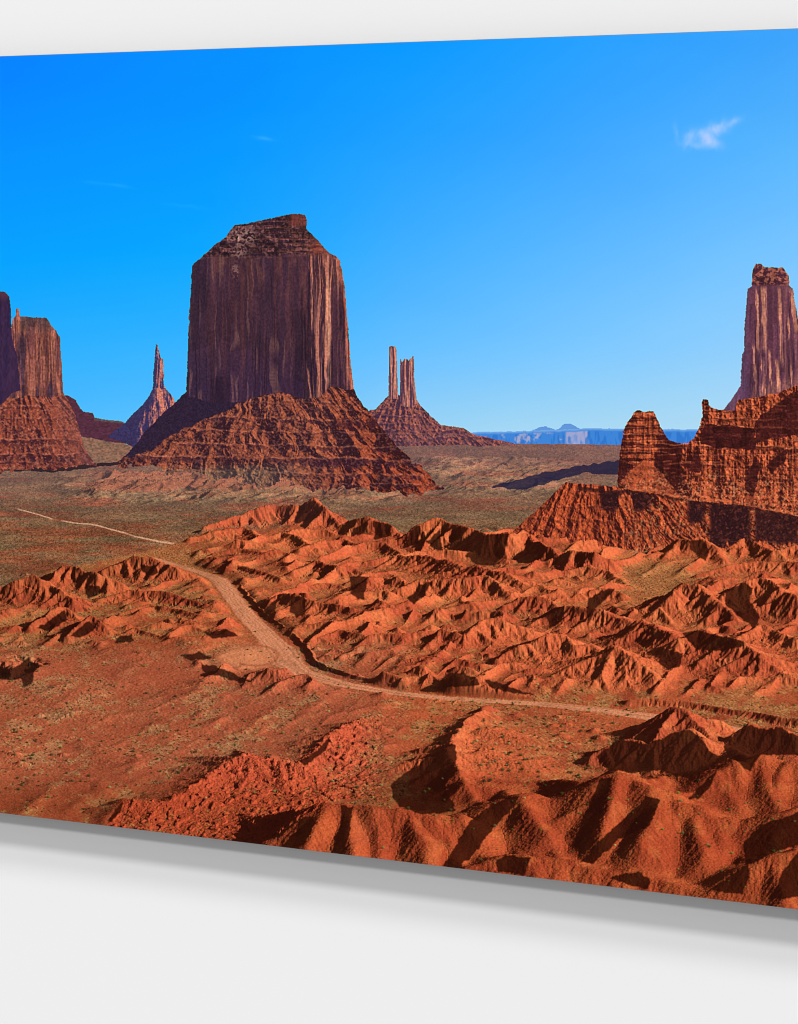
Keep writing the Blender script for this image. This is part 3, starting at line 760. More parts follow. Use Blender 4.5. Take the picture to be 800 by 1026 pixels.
def left_buttes(p):
    sl, X, Y = p.win(-230, 250, 104, 476)
    # talus
    P = [(-230, 420), (-120, 398), (0, 402), (10, 393), (40, 390), (63, 393), (70, 404), (76, 418), (80, 432), (84, 448), (92, 460), (98, 466), (60, 470), (0, 472), (-230, 474)]
    m = inpoly(P, X + 1.8 * (fbm(X / 4, Y / 4, 101, 3) - .5), Y + (2 + 9 * ss(450, 462, Y)) * (fbm(X / 6, Y / 6, 102, 3) - .5)) & (p.gy[sl] < 490)
    fan = (X - 14) / np.maximum(Y - 345, 12)
    R = 12 * rdg(fan * 5.2, Y / 45, 102, 3) + .8 * (Y - 390) + 2.2 * fbm(X / 3, Y / 2.4, 105, 3)
    R -= 7 * ss(24, 58, X - (Y - 400) * .55) * ss(470, 400, Y) 
    for yb in (412, 441, 456):
        R += 2.4 * ss(-1.2, 1.2, Y - yb - 3 * (vn(X / 11, 0, 107) - .5)) 
    l, _ = relief(R, p.S, (.72, .5, .16))
    l *= 1 - .8 * ss(-3, 2, np.interp(Y, [390, 400, 410], [20, 8, -8]) - X)
    c = tone(l, (62, 31, 40), (170, 84, 60), 1.08)
    c = mixc(c, (62, 34, 46), .7 * ss(.52, .66, vn(X / 4.2, Y / 9, 108)) * (ss(438, 441, Y) * ss(447, 444, Y) + ss(455, 458, Y) * ss(467, 462, Y)))
    dk, lt = ledges(X, Y, [(408, 2.5, .5), (419, 3, .6), (431, 3, .5), (441, 6, .85), (455, 8, .9), (464, 3, .6)], 310)
    c = mixc(mixc(c, (64, 30, 40), .85 * dk), (206, 122, 92), .4 * lt)
    bl = ss(.58, .7, vr(X / 2.2, Y / 2, 316)); c = mixc(c, (206, 128, 98), .4 * bl)
    c = mixc(c, (146, 86, 78), .4 * ss(34, 66, X - (Y - 395) * .35))
    c *= (.82 + .36 * vn(X / 1.2, Y / 1.1, 109))[..., None]
    put(p, sl, m, c)
    # sunlit butte
    P = [(9, 400), (11, 330), (13, 319), (15.6, 317), (16.2, 309), (18.6, 309), (20, 317), (30, 317.5), (47, 318.5), (50.5, 325), (56, 331), (60.4, 339), (61.2, 356), (62.4, 378), (63.6, 395), (50, 398), (30, 396)]
    m = inpoly(P, *rough(X, Y, .6, 111, 3))
    xw = X + 3 * (fbm(X / 6, Y / 16, 110, 3) - .5)
    R = 8 * rdg(xw / 12, Y / 140, 112, 2) + 1.6 * rdg(xw / 3.6, Y / 40, 114, 2) + .8 * fbm(X / 1.5, Y / 7, 116, 3)
    R += .5 * ss(336, 322, Y) * -8
    l, _ = relief(R, p.S, (.8, .28, .26))
    c = tone(.18 + .75 * l, (78, 42, 52), (196, 116, 86), 1.1)
    c = mixc(c, (84, 66, 70), .65 * ss(337, 322, Y + 8 * (vn(X / 4, Y / 5, 117) - .5)) * (X > 20))
    c = mixc(c, (62, 46, 70), .7 * ss(.62, .74, vn(X / 4.6 + 3, Y / 50, 118)) * ss(325, 345, Y))
    ck = cracks(X, Y, 26, (12, 62), (318, 380), np.random.RandomState(3), 1.6)
    c = mixc(c, (58, 38, 48), .8 * ck)
    c *= (.86 + .28 * slabs(X + 2 * (fbm(X / 6, Y / 18, 118, 2) - .5), Y, 5, 32, 4))[..., None]
    c *= (.84 + .32 * vn(X / 1.1, Y / 1.5, 119))[..., None]
    put(p, sl, m, c)
    # shaded butte at the frame edge
    P = [(-230, 300), (-60, 294), (-30, 296), (0, 292), (5, 292.5), (9.5, 297), (11, 312), (11.6, 335), (13.5, 345), (17, 356), (19, 374), (20.5, 391), (12, 394), (0, 406), (-60, 404), (-230, 420)]
    m = inpoly(P, *rough(X, Y, .5, 121, 3))
    c = mixc((46, 32, 66), (70, 44, 70), fbm(X / 3.5, Y / 70, 122, 3)) * (.88 + .24 * vn(X / 1.3, Y / 3, 124))[..., None]
    c = mixc(c, (96, 56, 66), .6 * ss(303, 295, Y))
    put(p, sl, m, c)

def great_butte(p):
    sl, X, Y = p.win(110, 205, 450, 505)
    lim = p.gy[sl] < np.interp(X, [110, 200, 450], [490, 500, 498])
    # talus cone
    P = [(118, 464), (128, 455), (140, 440), (150, 428), (160, 417), (172, 407), (187, 392), (215, 388), (300, 380), (354, 388), (358, 397), (372, 415), (381, 427), (390, 437), (398, 447), (407, 455), (415, 464), (424, 472), (436, 482), (446, 490),
         (420, 496), (380, 492), (340, 488), (310, 492), (285, 480), (262, 490), (240, 478), (215, 482), (195, 472), (170, 474), (150, 468), (130, 467)]
    m = inpoly(P, X + 2.4 * (fbm(X / 4, Y / 4, 131, 3) - .5), Y + (2.4 + 12 * ss(452, 468, Y)) * (fbm(X / 7, Y / 7, 136, 3) - .5)) & lim
    fan = (X - 268) / np.maximum(Y - 318, 30)
    wob = .12 * (fbm(X / 16, Y / 16, 132, 3) - .5)
    R = 13 * rdg((fan + 2 * wob) * 6.5, Y / 44, 133, 2) + 6.5 * rdg((fan + wob) * 17, Y / 26, 136, 2) + 4 * fbm(X / 9, Y / 9, 138, 3) + 3.6 * fbm(X / 3.2, Y / 2.6, 139, 3) + .85 * (Y - 390)
    for yb, a in ((404, 3), (418, 5), (432, 4), (446, 3.5), (459, 7), (474, 5)):
        R += a * (.4 + vn(X / 18, 0 * X + yb, 142)) * ss(-1.1, 1.1, Y - yb - 5 * (fbm(X / 12, 0 * X, 141, 3) - .5) - (X - 280) * .02)
    l, _ = relief(R, p.S, (.76, .46, .1), 1.2, 20)
    # left side lies in the shade of the rock
    bx = [110, 125, 150, 170, 192, 210, 227, 245, 250, 262, 280, 300]; by = [462, 460, 452, 437, 427, 417, 411, 402, 398, 395, 391, 380]
    ed = np.interp(X, bx, by) + 9 * (fbm(X / 7, Y / 9, 143, 3) - .5)
    sh = ss(1.2, -1.2, Y - ed)
    l = l * (1 - .96 * sh)
    c = tone(l, (54, 29, 38), (176, 92, 64), 1.15)
    right = ss(310, 400, X)
    c = mixc(c, c * np.array([1.02, .86, .78], F), right)
    band = ss(458, 460.5, Y + (X - 300) * .0 + 3 * (vn(X / 17, 0, 145) - .5)) * ss(470, 466, Y + 4 * (vn(X / 6, 0, 146) - .5)) * ss(284, 296, X) * ss(402, 380, X)
    c = mixc(c, (58, 28, 42), .85 * band * ss(.3, .5, vn(X / 5, Y / 14, 147)))
    band = ss(418, 420, Y + 2 * (vn(X / 8, 0, 148) - .5)) * ss(433, 428, Y + 6 * (vn(X / 5, 0, 149) - .5)) * ss(334, 340, X)
    c = mixc(c, (66, 30, 38), .75 * band * ss(.35, .55, vn(X / 4.5, Y / 14, 150)))
    dk, lt = ledges(X, Y, [(403, 2.5, .5), (411, 2, .4), (420, 4, .75), (433, 3, .6), (446, 4, .7), (459, 7, .9), (474, 5, .8), (484, 3, .6)], 320, .02, 280)
    c = mixc(mixc(c, (58, 29, 42), .85 * dk * (1 - sh)), (206, 128, 96), .4 * lt * (1 - sh))
    bl = ss(.57, .7, vr(X / 1.7, Y / 1.6, 326)); c = mixc(c, (208, 134, 104), .24 * bl * (1 - sh))
    lowl = ss(462, 476, Y + (X - 210) * .05) * ss(330, 250, X)
    c = mixc(c, mixc((70, 62, 62), (164, 128, 96), np.clip(l * 1.2, 0, 1)), .7 * lowl)
    c = mixc(c, (46, 33, 54), .93 * sh)
    c *= (.8 + .4 * vn(X / 1.15, Y / 1.1, 151))[..., None]
    put(p, sl, m, c)
    # upright rock
    P = [(186.5, 396), (187.5, 370), (188.5, 350), (189.3, 322), (191, 297), (192.3, 268), (194, 264), (201, 259), (210, 250), (218, 243), (226, 237.5), (231, 230), (236, 224.8), (244, 224.4), (257, 222), (266, 219.6), (280, 217), (292, 214.2), (300, 214), (305.5, 215.5), (308, 221), (307, 229),
         (311, 233), (318, 240), (324, 247), (330, 253.5), (337, 256), (340.5, 261), (343, 274), (345.5, 288), (347, 305), (349, 330), (350.5, 350), (352, 368), (354.2, 390), (346, 391), (333, 386), (327, 392), (320, 398), (305, 400), (296, 397), (283, 393), (265, 395), (245, 402), (215, 404)]
    m = inpoly(P, *rough(X, Y, .8, 161, 3.5))
    xe = X + 5 * (fbm(X / 9, Y / 22, 162, 3) - .5)
    R = 2.6 * rdg(xe / 17, Y / 240, 163, 2) + 1.3 * rdg(xe / 5, Y / 120, 165, 2) + .5 * fbm(X / 1.6, Y / 16, 167, 3) + .3 * X
    R = R - np.maximum(0, X - 303) * .62 + ss(296, 314, X + 14 * (fbm(X / 9, Y / 20, 160, 3) - .5)) * (5.5 * rdg(xe / 9 + .4 * vn(X * 0, Y / 50, 3), Y / 150, 168, 2) + 2.5 * rdg(xe / 3.2, Y / 60, 170, 2))
    capl = Y - np.interp(X, [190, 202, 232, 270, 300, 330, 342], [262, 259, 257.5, 257, 256, 255, 259]) + 7 * (fbm(X / 11, 0 * X, 157, 4, .6) - .5)
    Rc = .75 * (Y - 215) * 1.0 + 3 * fbm(X / 6, Y / 4, 172, 4) + 1.5 * rdg(X / 3, Y / 5, 174, 2) - np.maximum(0, X - 292) * .55
    for yb in (229, 240, 249):
        Rc += 2.2 * ss(-1, 1, Y - yb - 3 * (vn(X / 12, 0, 176) - .5))
    l, _ = relief(R, p.S, (.8, .28, -.02), .9, 14)
    lc, _ = relief(Rc, p.S, (.72, .4, -.22), 1., 12)
    stk = fbm(xe / 3.2, Y / 90, 177, 3)
    base = mixc((60, 38, 52), (78, 46, 54), ss(.3, .7, stk))
    base = mixc(base, (50, 33, 58), .6 * ss(330, 392, Y)); base = mixc(base, (50, 38, 62), .45 * ss(230, 192, X))
    base = mixc(base, (104, 62, 58), .5 * ss(.55, .75, fbm(X / 8, Y / 26, 178, 3)) * ss(330, 270, Y))
    base = mixc(base, (116, 78, 74), .55 * ss(.62, .76, vn(xe / 2.3, Y / 45, 179)) * ss(.45, .6, fbm(X / 20, Y / 40, 180, 2)))
    rightw = ss(298, 309, X + 5 * (fbm(X / 6, Y / 14, 181, 2) - .5) + (Y - 320) * .07)
    lit = mixc(base, (184, 112, 92), np.clip(l * 1.75, 0, 1) ** .9 * np.clip(.03 + rightw, 0, 1))
    edge = ss(5, 1.2, np.interp(Y, [214, 254, 261, 288, 330, 390], [305, 331, 340.5, 345.5, 349, 354]) - X) * (Y > 258)
    lit = mixc(lit, (196, 104, 76), .65 * edge * (.5 + vn(X / 1.5, Y / 9, 182)))
    dk = ss(331, 333, X) * ss(346, 342, X - (Y - 300) * .05) * ss(275, 310, Y)
    lit = mixc(lit, (70, 42, 56), .75 * dk)
    br = np.exp(-((X - 329 - (Y - 300) * .012) / 1.7) ** 2) * ss(270, 285, Y) * ss(392, 380, Y)
    lit = mixc(lit, (232, 164, 124), .75 * br * (.5 + .6 * vn(X / 2, Y / 8, 183)))
    cc = tone(lc, (50, 31, 42), (150, 88, 76), .8)
    rub = np.exp(-(((X - 243) / 12) ** 2 + ((Y - 237) / 9) ** 2)) + .8 * np.exp(-(((X - 238) / 8) ** 2 + ((Y - 253) / 5) ** 2)) + np.exp(-(((X - 236) / 3) ** 2 + ((Y - 271) / 7) ** 2))
    rubm = ss(.47, .56, vr(X / 1.9, Y / 1.6, 184)) * np.clip(rub * 1.5, 0, 1) * (.4 + .8 * vr(X / 5, Y / 4, 187))
    dk, lt = ledges(X, Y, [(222, 2, .7), (228, 3, .8), (234, 2.5, .7), (241, 4, .9), (247, 3, .8), (252, 3, .9)], 330, -.02, 260)
    cc = mixc(mixc(cc, (44, 27, 38), .85 * dk), (158, 92, 76), .6 * lt * (.4 + .8 * ss(225, 320, X)))
    cc = mixc(cc, (42, 28, 38), .6 * cracks(X, Y, 40, (205, 335), (216, 250), np.random.RandomState(8), 1.2))
    cc = mixc(cc, (160, 104, 90), .45 * ss(.6, .72, vr(X / 2.4, Y / 2, 336)))
    rn = np.random.RandomState(6); ck = np.maximum(cracks(X, Y, 14, (190, 305), (258, 380), rn, .9), cracks(X, Y, 22, (300, 350), (258, 380), rn, 1.7))
    sb = slabs(X + 5 * (fbm(X / 30, Y / 40, 159, 3) - .5), Y + .3 * X, 21, 75, 3) * .6 + .4 * slabs(X + 3 * (fbm(X / 20, Y / 30, 158, 3) - .5), Y - .2 * X, 8, 40, 9)
    lit = lit * (.84 + .32 * sb)[..., None]; lit = mixc(lit, (34, 23, 36), .75 * ck)
    lit = mixc(lit, (112, 70, 68), .35 * np.clip(cracks(X - 1.3, Y, 12, (190, 305), (258, 370), np.random.RandomState(12), .8), 0, 1))
    t, j, tp = blocks(X, Y, 9, 4.6, 401); cc = cc * (.72 + .5 * t)[..., None]; cc = mixc(cc, (40, 26, 36), .7 * j); cc = mixc(cc, (146, 90, 74), .35 * tp * t)
    cc = mixc(cc, (182, 138, 126), .85 * rubm); lit = mixc(lit, (170, 122, 114), .7 * rubm)
    cc = mixc(cc, (126, 60, 50), .55 * ss(228, 224, Y) * ss(285, 295, X) * (.5 + vn(X / 2, Y / 9, 185)))
    cc = mixc(cc, (150, 72, 54), .7 * ss(305, 318, X) * ss(236, 246, Y) * (.4 + vn(X / 3, Y / 1.4, 186)))
    ledge = ss(1.4, .3, np.abs(Y - np.interp(X, [190, 202, 232, 270, 300, 330, 342], [262, 259, 257.5, 257, 256, 255, 259])))
    c = mixc(lit, cc, ss(2.5, -3.5, capl + 3 * (vr(X / 2.5, Y / 2.5, 156) - .5)))
    c = mixc(c, (120, 76, 72), .3 * ledge * vn(X / 6, 0, 187))
    c *= (.86 + .28 * vn(X / 1.15, Y / 1.6, 188))[..., None]
    put(p, sl, m, c)

def right_butte(p):
    sl, X, Y = p.win(716, 255, 1030, 420)
    P = [(757.7, 264), (763, 264.4), (766, 267.5), (776, 267.6), (785, 268.2), (788, 273), (791, 277), (791.4, 286), (795, 289.5), (796.8, 303), (800, 320), (804, 345), (808, 372), (818, 395), (832, 420), (716, 420), (725, 411), (735, 398), (742.4, 387), (743, 372), (744, 355), (746, 351.5), (746.5, 326), (748, 308), (749.4, 289.5), (754, 286), (754, 275), (755.2, 269)]
    m = inpoly(P, *rough(X, Y, .7, 201, 3))
    xe = X + 2.5 * (fbm(X / 8, Y / 24, 202, 2) - .5)
    R = 6 * rdg(xe / 12 + .3, Y / 160, 203, 2) + 2 * rdg(xe / 4, Y / 70, 205, 2) + .8 * fbm(X / 1.6, Y / 9, 207, 3)
    R += ss(385, 412, Y) * 8 * (Y - 385) / 12 - np.maximum(0, X - 786) * .5
    l, _ = relief(R, p.S, (.8, .3, -.04), .9, 12)
    # broad sunlit ribs
    def rib(x0, y0, x1, y1, w):
        t = np.clip((Y - y0) / (y1 - y0), 0, 1); cx = x0 + (x1 - x0) * t + 1.5 * (fbm(X * 0 + x0, Y / 9, 208, 3) - .5)
        return ss(w, w * .45, np.abs(X - cx) + 2.4 * (fbm(X / 2.2, Y / 8, 209, 3) - .5)) * ss(y0 - 4, y0 + 4, Y) * ss(y1 + 6, y1 - 4, Y)
    rb = rib(758.5, 290, 760, 350, 1.6) + rib(765.5, 289, 766, 350, 3.4) + rib(781, 289, 784, 364, 2) + rib(793.5, 290, 798, 330, 3) + rib(755.5, 348, 758, 392, 1.6) + rib(771, 352, 773, 385, 1.3) + rib(779, 362, 781, 392, 2.2) + rib(764, 360, 766, 398, 2.2) + rib(790.5, 316, 791, 338, .9) + rib(793, 366, 795, 390, 1.6)
    l = np.clip(l * .2 + .6 * np.clip(rb, 0, 1) * (.55 + .6 * vn(X / 2, Y / 6, 210)), 0, 1)
    foot = ss(382, 390, Y + .25 * (X - 765)) * ss(752, 758, X)
    l = np.clip(l + .3 * foot * fbm(X / 3, Y / 2, 211, 3), 0, 1)
    c = tone(l, (94, 54, 70), (232, 152, 116), 1.2)
    c = mixc(c, mixc((66, 34, 44), (160, 92, 74), ss(.42, .66, fbm(X / 3.4 + Y / 9, Y / 2.8 - X / 11, 212, 3, .7))), ss(287, 284, Y) * .9)
    ck = cracks(X, Y, 34, (744, 806), (289, 385), np.random.RandomState(5), 1.4)
    c = mixc(c, (58, 34, 52), .7 * ck); c = c * (.86 + .28 * slabs(xe, Y, 4.4, 30, 6))[..., None]
    c = mixc(c, (92, 72, 112), .4 * ss(756, 746, X + (380 - Y) * .02))
    c *= (.88 + .24 * vn(X / 1.15, Y / 1.4, 214))[..., None]
    put(p, sl, m, c)

OUT_LEDGE = ([560, 567, 600, 650, 687, 750, 800, 1030], [483, 484, 487.5, 492, 499, 505, 515, 530])
def shoulder(p):
    sl, X, Y = p.win(505, 350, 1030, 575)
    GY = p.gy[sl]
    led = np.interp(X, *OUT_LEDGE) + 8 * (fbm(X / 16, 0 * X, 221, 4, .6) - .5)
    front = GY < np.interp(X, [505, 560, 640, 700, 760, 1030], [541, 548, 553, 557, 556, 556]) + 9 * (fbm(X / 7, 0 * X, 220, 3) - .5)
    # skirt below the ledge
    P = [(508, 540), (520, 527), (530, 518), (540, 509), (550, 500), (560, 490), (567, 483.5), (600, 486), (650, 490), (700, 496), (760, 500), (1030, 520), (1030, 575), (505, 575)]
    m = inpoly(P, *rough(X, Y, .9, 222)) & front
    fan = (X - 596) / np.maximum(Y - 425, 20)
    wob = .1 * (fbm(X / 14, Y / 14, 223, 3) - .5)
    R = 10 * rdg((fan + 1.2 * wob) * 6.5, Y / 110, 224, 2) + 1.8 * rdg((fan + .6 * wob) * 23, Y / 70, 226, 2) + 3 * fbm(X / 5, Y / 7, 227, 3) + 2.6 * fbm(X / 2.6, Y / 3, 228, 3) + .55 * (Y - 485)
    l, _ = relief(R, p.S, (.78, .42, .26), 1.3, 22)
    cl = 0 * X
    for x0, x1, y1, k in ((603, 652, 509, 1.), (690, 706, 524, 1.), (712, 752, 547, 1.), (757, 800, 544, .9), (800, 870, 552, .9), (900, 960, 560, .9)):
        bot = y1 + 10 * (fbm(X / 6, 0 * X, 229, 3) - .5) - 18 * ss(.62, .8, vn(X / 9, 0 * X, 231))
        cl = np.maximum(cl, k * ss(x0 - 3, x0 + 3, X) * ss(x1 + 3, x1 - 3, X) * ss(0, 2.5, Y - led - 1) * ss(bot + 3, bot - 3, Y))
    cl = np.maximum(cl, .7 * ss(0, 1.5, Y - led) * ss(6, 2.5, Y - led) * ss(575, 585, X))
    l = l * (1 - .93 * cl)
    c = tone(l, (62, 22, 20), (206, 92, 52), 1.2)
    c = mixc(c, (52, 20, 20), .6 * cracks(X, Y, 46, (560, 860), (490, 535), np.random.RandomState(4), 1.5) * ss(0, 4, Y - led))
    dk, lt = ledges(X, Y, [(497, 3, .5), (510, 3, .5), (523, 3, .5), (534, 3, .4)], 350, .04, 640)
    c = mixc(mixc(c, (60, 24, 22), .7 * dk), (216, 112, 68), .35 * lt)
    c = mixc(c, (44, 22, 26), .8 * cl); c = mixc(c, (120, 58, 44), .5 * cl * ss(.6, .75, vr(X / 2, Y / 2, 232)))
    c = mixc(c, (212, 158, 108), .4 * ss(.58, .74, vr(X / 1.6, Y / 1.7, 233)) * ss(585, 640, X) * (1 - cl) * ss(660, 700, Y * 0 + X + 60))
    c *= (.78 + .44 * vn(X / 1.2, Y / 1.3, 234))[..., None]
    put(p, sl, m, c)
    # upper crag
    P = [(619, 482), (620, 470), (621, 457), (623, 444), (625, 432), (628, 425), (632, 420), (635, 414), (639, 410.5), (647, 412.5), (655, 412), (657, 415), (659, 421), (663, 428), (666, 434), (671, 441), (680, 444), (690, 444), (695, 439), (698, 434), (702, 425), (704.5, 416), (703.5, 404), (705, 400.5), (707.5, 399.5), (710.5, 401), (711, 405), (713, 408.5), (722, 411), (730, 411.5), (737, 410.5), (738.5, 403), (741, 400.5), (752, 399), (762, 397.5), (771, 395), (780, 394), (788, 390), (800, 385.5), (840, 376), (900, 384), (1030, 400),
         (1030, 531), (800, 517), (750, 507), (687, 501), (650, 494), (620, 489)]
    m = inpoly(P, *rough(X, Y, 1.1, 241, 3)) & front
    R = .42 * (Y - 400) + 9 * rdg(X / 15 + .5 * fbm(X / 20, Y / 18, 242, 3), Y / 60, 243, 2) + 4 * rdg(X / 5.5 + .4 * fbm(X / 8, Y / 8, 244, 2), Y / 26, 245, 2) + 4 * fbm(X / 2.8, Y / 2.8, 247, 3)
    tow = ss(690, 655, X)                                       # layered tower at the left end
    lay = 3.2 * np.abs(((Y + 1.2 * (vn(X / 5, Y / 3, 248) - .5)) / 8.2) % 1 - .45) * 2 + 3 * rdg(X / 8, Y / 40, 249, 2)
    R = R * (1 - .55 * tow) + tow * (lay - .02 * (X - 640) ** 2 * .6)
    for yb in (425, 447):
        R += 3.5 * (1 - tow) * ss(-1.5, 1.5, Y - yb - 5 * (vn(X / 16, 0, 251) - .5))
    l, _ = relief(R, p.S, (.76, .42, .3), 1.2, 18)
    cl = np.zeros_like(X)
    def blot(Q, a, s):
        return inpoly(Q, *rough(X, Y, a, s, 6)).astype(F)
    cl = np.maximum(cl, blot([(701, 436), (706, 424), (735, 427), (756, 429), (758, 450), (740, 450), (720, 449), (703, 444)], 2, 252))
    cl = np.maximum(cl, .85 * blot([(756, 424), (775, 408), (790, 396), (804, 387), (860, 380), (860, 432), (800, 436), (770, 440), (758, 446)], 2.2, 254))
    cl = np.maximum(cl, blot([(620, 482), (621, 462), (628, 464), (637, 466), (630, 474)], 1.5, 256))
    cl = np.maximum(cl, .9 * blot([(746, 490), (750, 470), (758, 458), (762, 466), (758, 486), (754, 498)], 2, 258))
    cl = np.maximum(cl, .9 * blot([(692, 470), (696, 452), (702, 452), (702, 474)], 2, 259))
    cl = np.maximum(cl, .8 * blot([(768, 468), (780, 455), (790, 448), (788, 462), (774, 474)], 2, 261))
    l = l * (1 - .9 * cl)
    c = tone(l, (66, 24, 22), (212, 100, 60), 1.18)
    c = mixc(c, (58, 22, 24), .72 * cl); c = mixc(c, (112, 48, 36), .5 * cl * ss(.55, .8, fbm(X / 5, Y / 2, 262, 3)))
    dk, lt = ledges(X, Y, [(404, 3, .7), (411, 2.5, .6), (419, 4, .8), (428, 5, .9), (438, 3, .7), (447, 5, .85), (456, 3, .6), (466, 4, .7), (477, 4, .6)], 340, .03, 720)
    c = mixc(mixc(c, (58, 22, 22), .85 * dk * (1 - .4 * tow)), (222, 122, 76), .5 * lt * (1 - .8 * cl))
    c = mixc(c, (48, 19, 20), .7 * cracks(X, Y, 60, (622, 860), (405, 480), np.random.RandomState(9), 1.8))
    t, j, tp = blocks(X, Y, 8, 7, 411); up = ss(486, 466, Y)
    c = c * (1 - up[..., None] * (.18 - .36 * t)[..., None]); c = mixc(c, (52, 20, 20), (.3 + .45 * tow) * j * (.4 + .6 * up)); c = mixc(c, (226, 126, 80), .4 * tp * t * (1 - .85 * cl))
    fan2 = inpoly([(620, 486), (630, 474), (645, 461), (650, 461), (668, 480), (684, 499), (650, 494)], *rough(X, Y, 1, 263)) | inpoly([(745, 503), (752, 488), (757, 481), (770, 490), (776, 508)], *rough(X, Y, 1, 264)) | inpoly([(700, 501), (708, 486), (714, 482), (722, 502)], *rough(X, Y, 1, 265))
    c = np.where((fan2 & (cl < .5))[..., None], mixc(c, np.array((190, 88, 54), F), .62 + 0 * X), c)
    boul = .7 * ss(.56, .7, vr(X / 1.7, Y / 1.6, 266)) * ss(466, 486, Y + (vn(X / 14, 0, 267) - .5) * 20)
    c = mixc(c, (214, 150, 104), .65 * boul * (1 - .7 * cl))
    c = mixc(c, (48, 18, 18), .6 * ss(.62, .74, vr(X / 2.3 + 9, Y / 2.3, 268)) * ss(462, 480, Y))
    c = mixc(c, (206, 104, 62), .6 * ss(2.2, .6, np.abs(Y - led - .5)) * (.3 + vn(X / 4, 0, 269)))
    c *= (.78 + .44 * vn(X / 1.2, Y / 1.25, 270))[..., None]
    put(p, sl, m, c)

def paint_print(x0, x1, y0, y1, S):
    p = Pic(x0, x1, y0, y1, S)
    paint_sky(p)
    far_things(p)
    f = build_field(p)
    lam, nz, ao, gy, H, vis, Hx, kn = render_field(p, f)
    top = np.interp(p.xs, [-230, 60, 130, 370, 520, 1030], [466, 466, 462, 448, 444, 452]).astype(F)
    vis &= p.ys[:, None] > top[None, :] + 1.2 * (fbm(p.xs / 6, p.xs * 0, 2, 3) - .5)[None, :]
    p.gy = np.where(vis, gy, 0); p.vis = vis
    col = ground_colours(p, lam, nz, ao, gy, H, Hx, kn)
    spire(p); sisters(p); right_butte(p)
    # ground goes over far things only where it is nearer than their feet
    keep = vis & ~((p.gy < 449.5) & (p.xs[None, :] > 366) & (p.xs[None, :] < 516) & (p.ys[:, None] < 446.5 + 4 * (fbm(p.xs / 5, p.xs * 0, 6, 3)[None, :] - .5)))
    p.im[keep] = col[keep]
    left_buttes(p); great_butte(p); shoulder(p)
    # crisp printing
    q = p.im; b = q.copy()
    for ax in (0, 1): b = (np.roll(b, 2, ax) + np.roll(b, 1, ax) + b + np.roll(b, -1, ax) + np.roll(b, -2, ax)) / 5
    w = ss(200, 216, p.ys)[:, None, None]
    p.im = np.clip(q + .55 * w * (q - b), 0, 255)
    return p

# ================================================================== THE SCENE
import bpy, bmesh
from mathutils import Vector, geometry
C = bpy.context.scene
FPX, TH, DIST, EYE = 1916., math.radians(20), 1.75, .168      # lens in pixels, yaw, distance, print top above the eye
SN, CS = math.sin(TH), math.cos(TH)
PH = .75                                                      # print height, metres
def u_of(x): return (x - 400) * DIST / (FPX * CS + (x - 400) * SN)
def uv_px(u, v):
    """place on the print (u along, v down from its top edge) -> picture pixel"""
    dep = DIST - u * SN
    return 400 + FPX * u * CS / dep, 226 + (v - EYE) * FPX / dep
def px_uv(x, y):
    u = u_of(x)
    return u, (y - 226) * (DIST - u * SN) / FPX + EYE
U0, U1 = u_of(-195), u_of(995)
PT, GAP = .012, .019                                          # print thickness, stand-off from the wall
LEVEL = 1.006                                                 # diffuse light reaching the print (white = LEVEL)

# ---- lay the picture on the print
S_ = 2.0
pic = paint_print(-205, 1005, 15, 945, S_)
TW, THh = 2720, 1728
uu = U0 + (np.arange(TW) + .5) / TW * (U1 - U0)
tex = np.ones((THh, TW, 4), F)
for j in range(THh):
    v = (j + .5) / THh * PH
    x, y = uv_px(uu, v)
    a = (x - pic.x0) * S_ - .5; b = (y - pic.y0) * S_ - .5
    a = np.clip(a, 0, pic.w - 1.001); b = np.clip(b, 0, pic.h - 1.001)
    i0 = a.astype(int); j0 = b.astype(int); fa = (a - i0)[:, None]; fb = (b - j0)[:, None]
    im = pic.im
    c = (im[j0, i0] * (1 - fa) + im[j0, i0 + 1] * fa) * (1 - fb) + (im[j0 + 1, i0] * (1 - fa) + im[j0 + 1, i0 + 1] * fa) * fb
    tex[THh - 1 - j, :, :3] = c
lin = s2l(np.clip(tex[..., :3], 0, 255)) / LEVEL
tex[..., :3] = np.clip(lin, .0015, .97)
img = bpy.data.images.new('desert_print_ink', TW, THh, alpha=False, float_buffer=True)
img.colorspace_settings.name = 'Linear Rec.709'
img.pixels.foreach_set(tex.ravel()); img.update(); img.pack()

# ---- materials
def mat(name, build):
    m = bpy.data.materials.new(name); m.use_nodes = True
    build(m.node_tree, m.node_tree.nodes['Principled BSDF']); return m
def _ink(nt, b):
    t = nt.nodes.new('ShaderNodeTexImage'); t.image = img; t.extension = 'EXTEND'
    nt.links.new(t.outputs['Color'], b.inputs['Base Color'])
    b.inputs['Roughness'].default_value = .55; b.inputs['Specular IOR Level'].default_value = .02
INK = mat('satin_ink', _ink)
def _wall(nt, b):
    n = nt.nodes.new('ShaderNodeTexNoise'); n.inputs['Scale'].default_value = 5; n.inputs['Detail'].default_value = 6
    tc = nt.nodes.new('ShaderNodeTexCoord'); nt.links.new(tc.outputs['Object'], n.inputs['Vector'])
    r = nt.nodes.new('ShaderNodeValToRGB'); r.color_ramp.elements[0].color = (.846, .846, .846, 1); r.color_ramp.elements[1].color = (.854, .854, .854, 1)
    nt.links.new(n.outputs['Fac'], r.inputs['Fac']); nt.links.new(r.outputs['Color'], b.inputs['Base Color'])
    b.inputs['Roughness'].default_value = .9; b.inputs['Specular IOR Level'].default_value = 0
WALLM = mat('matt_white_paint', _wall)
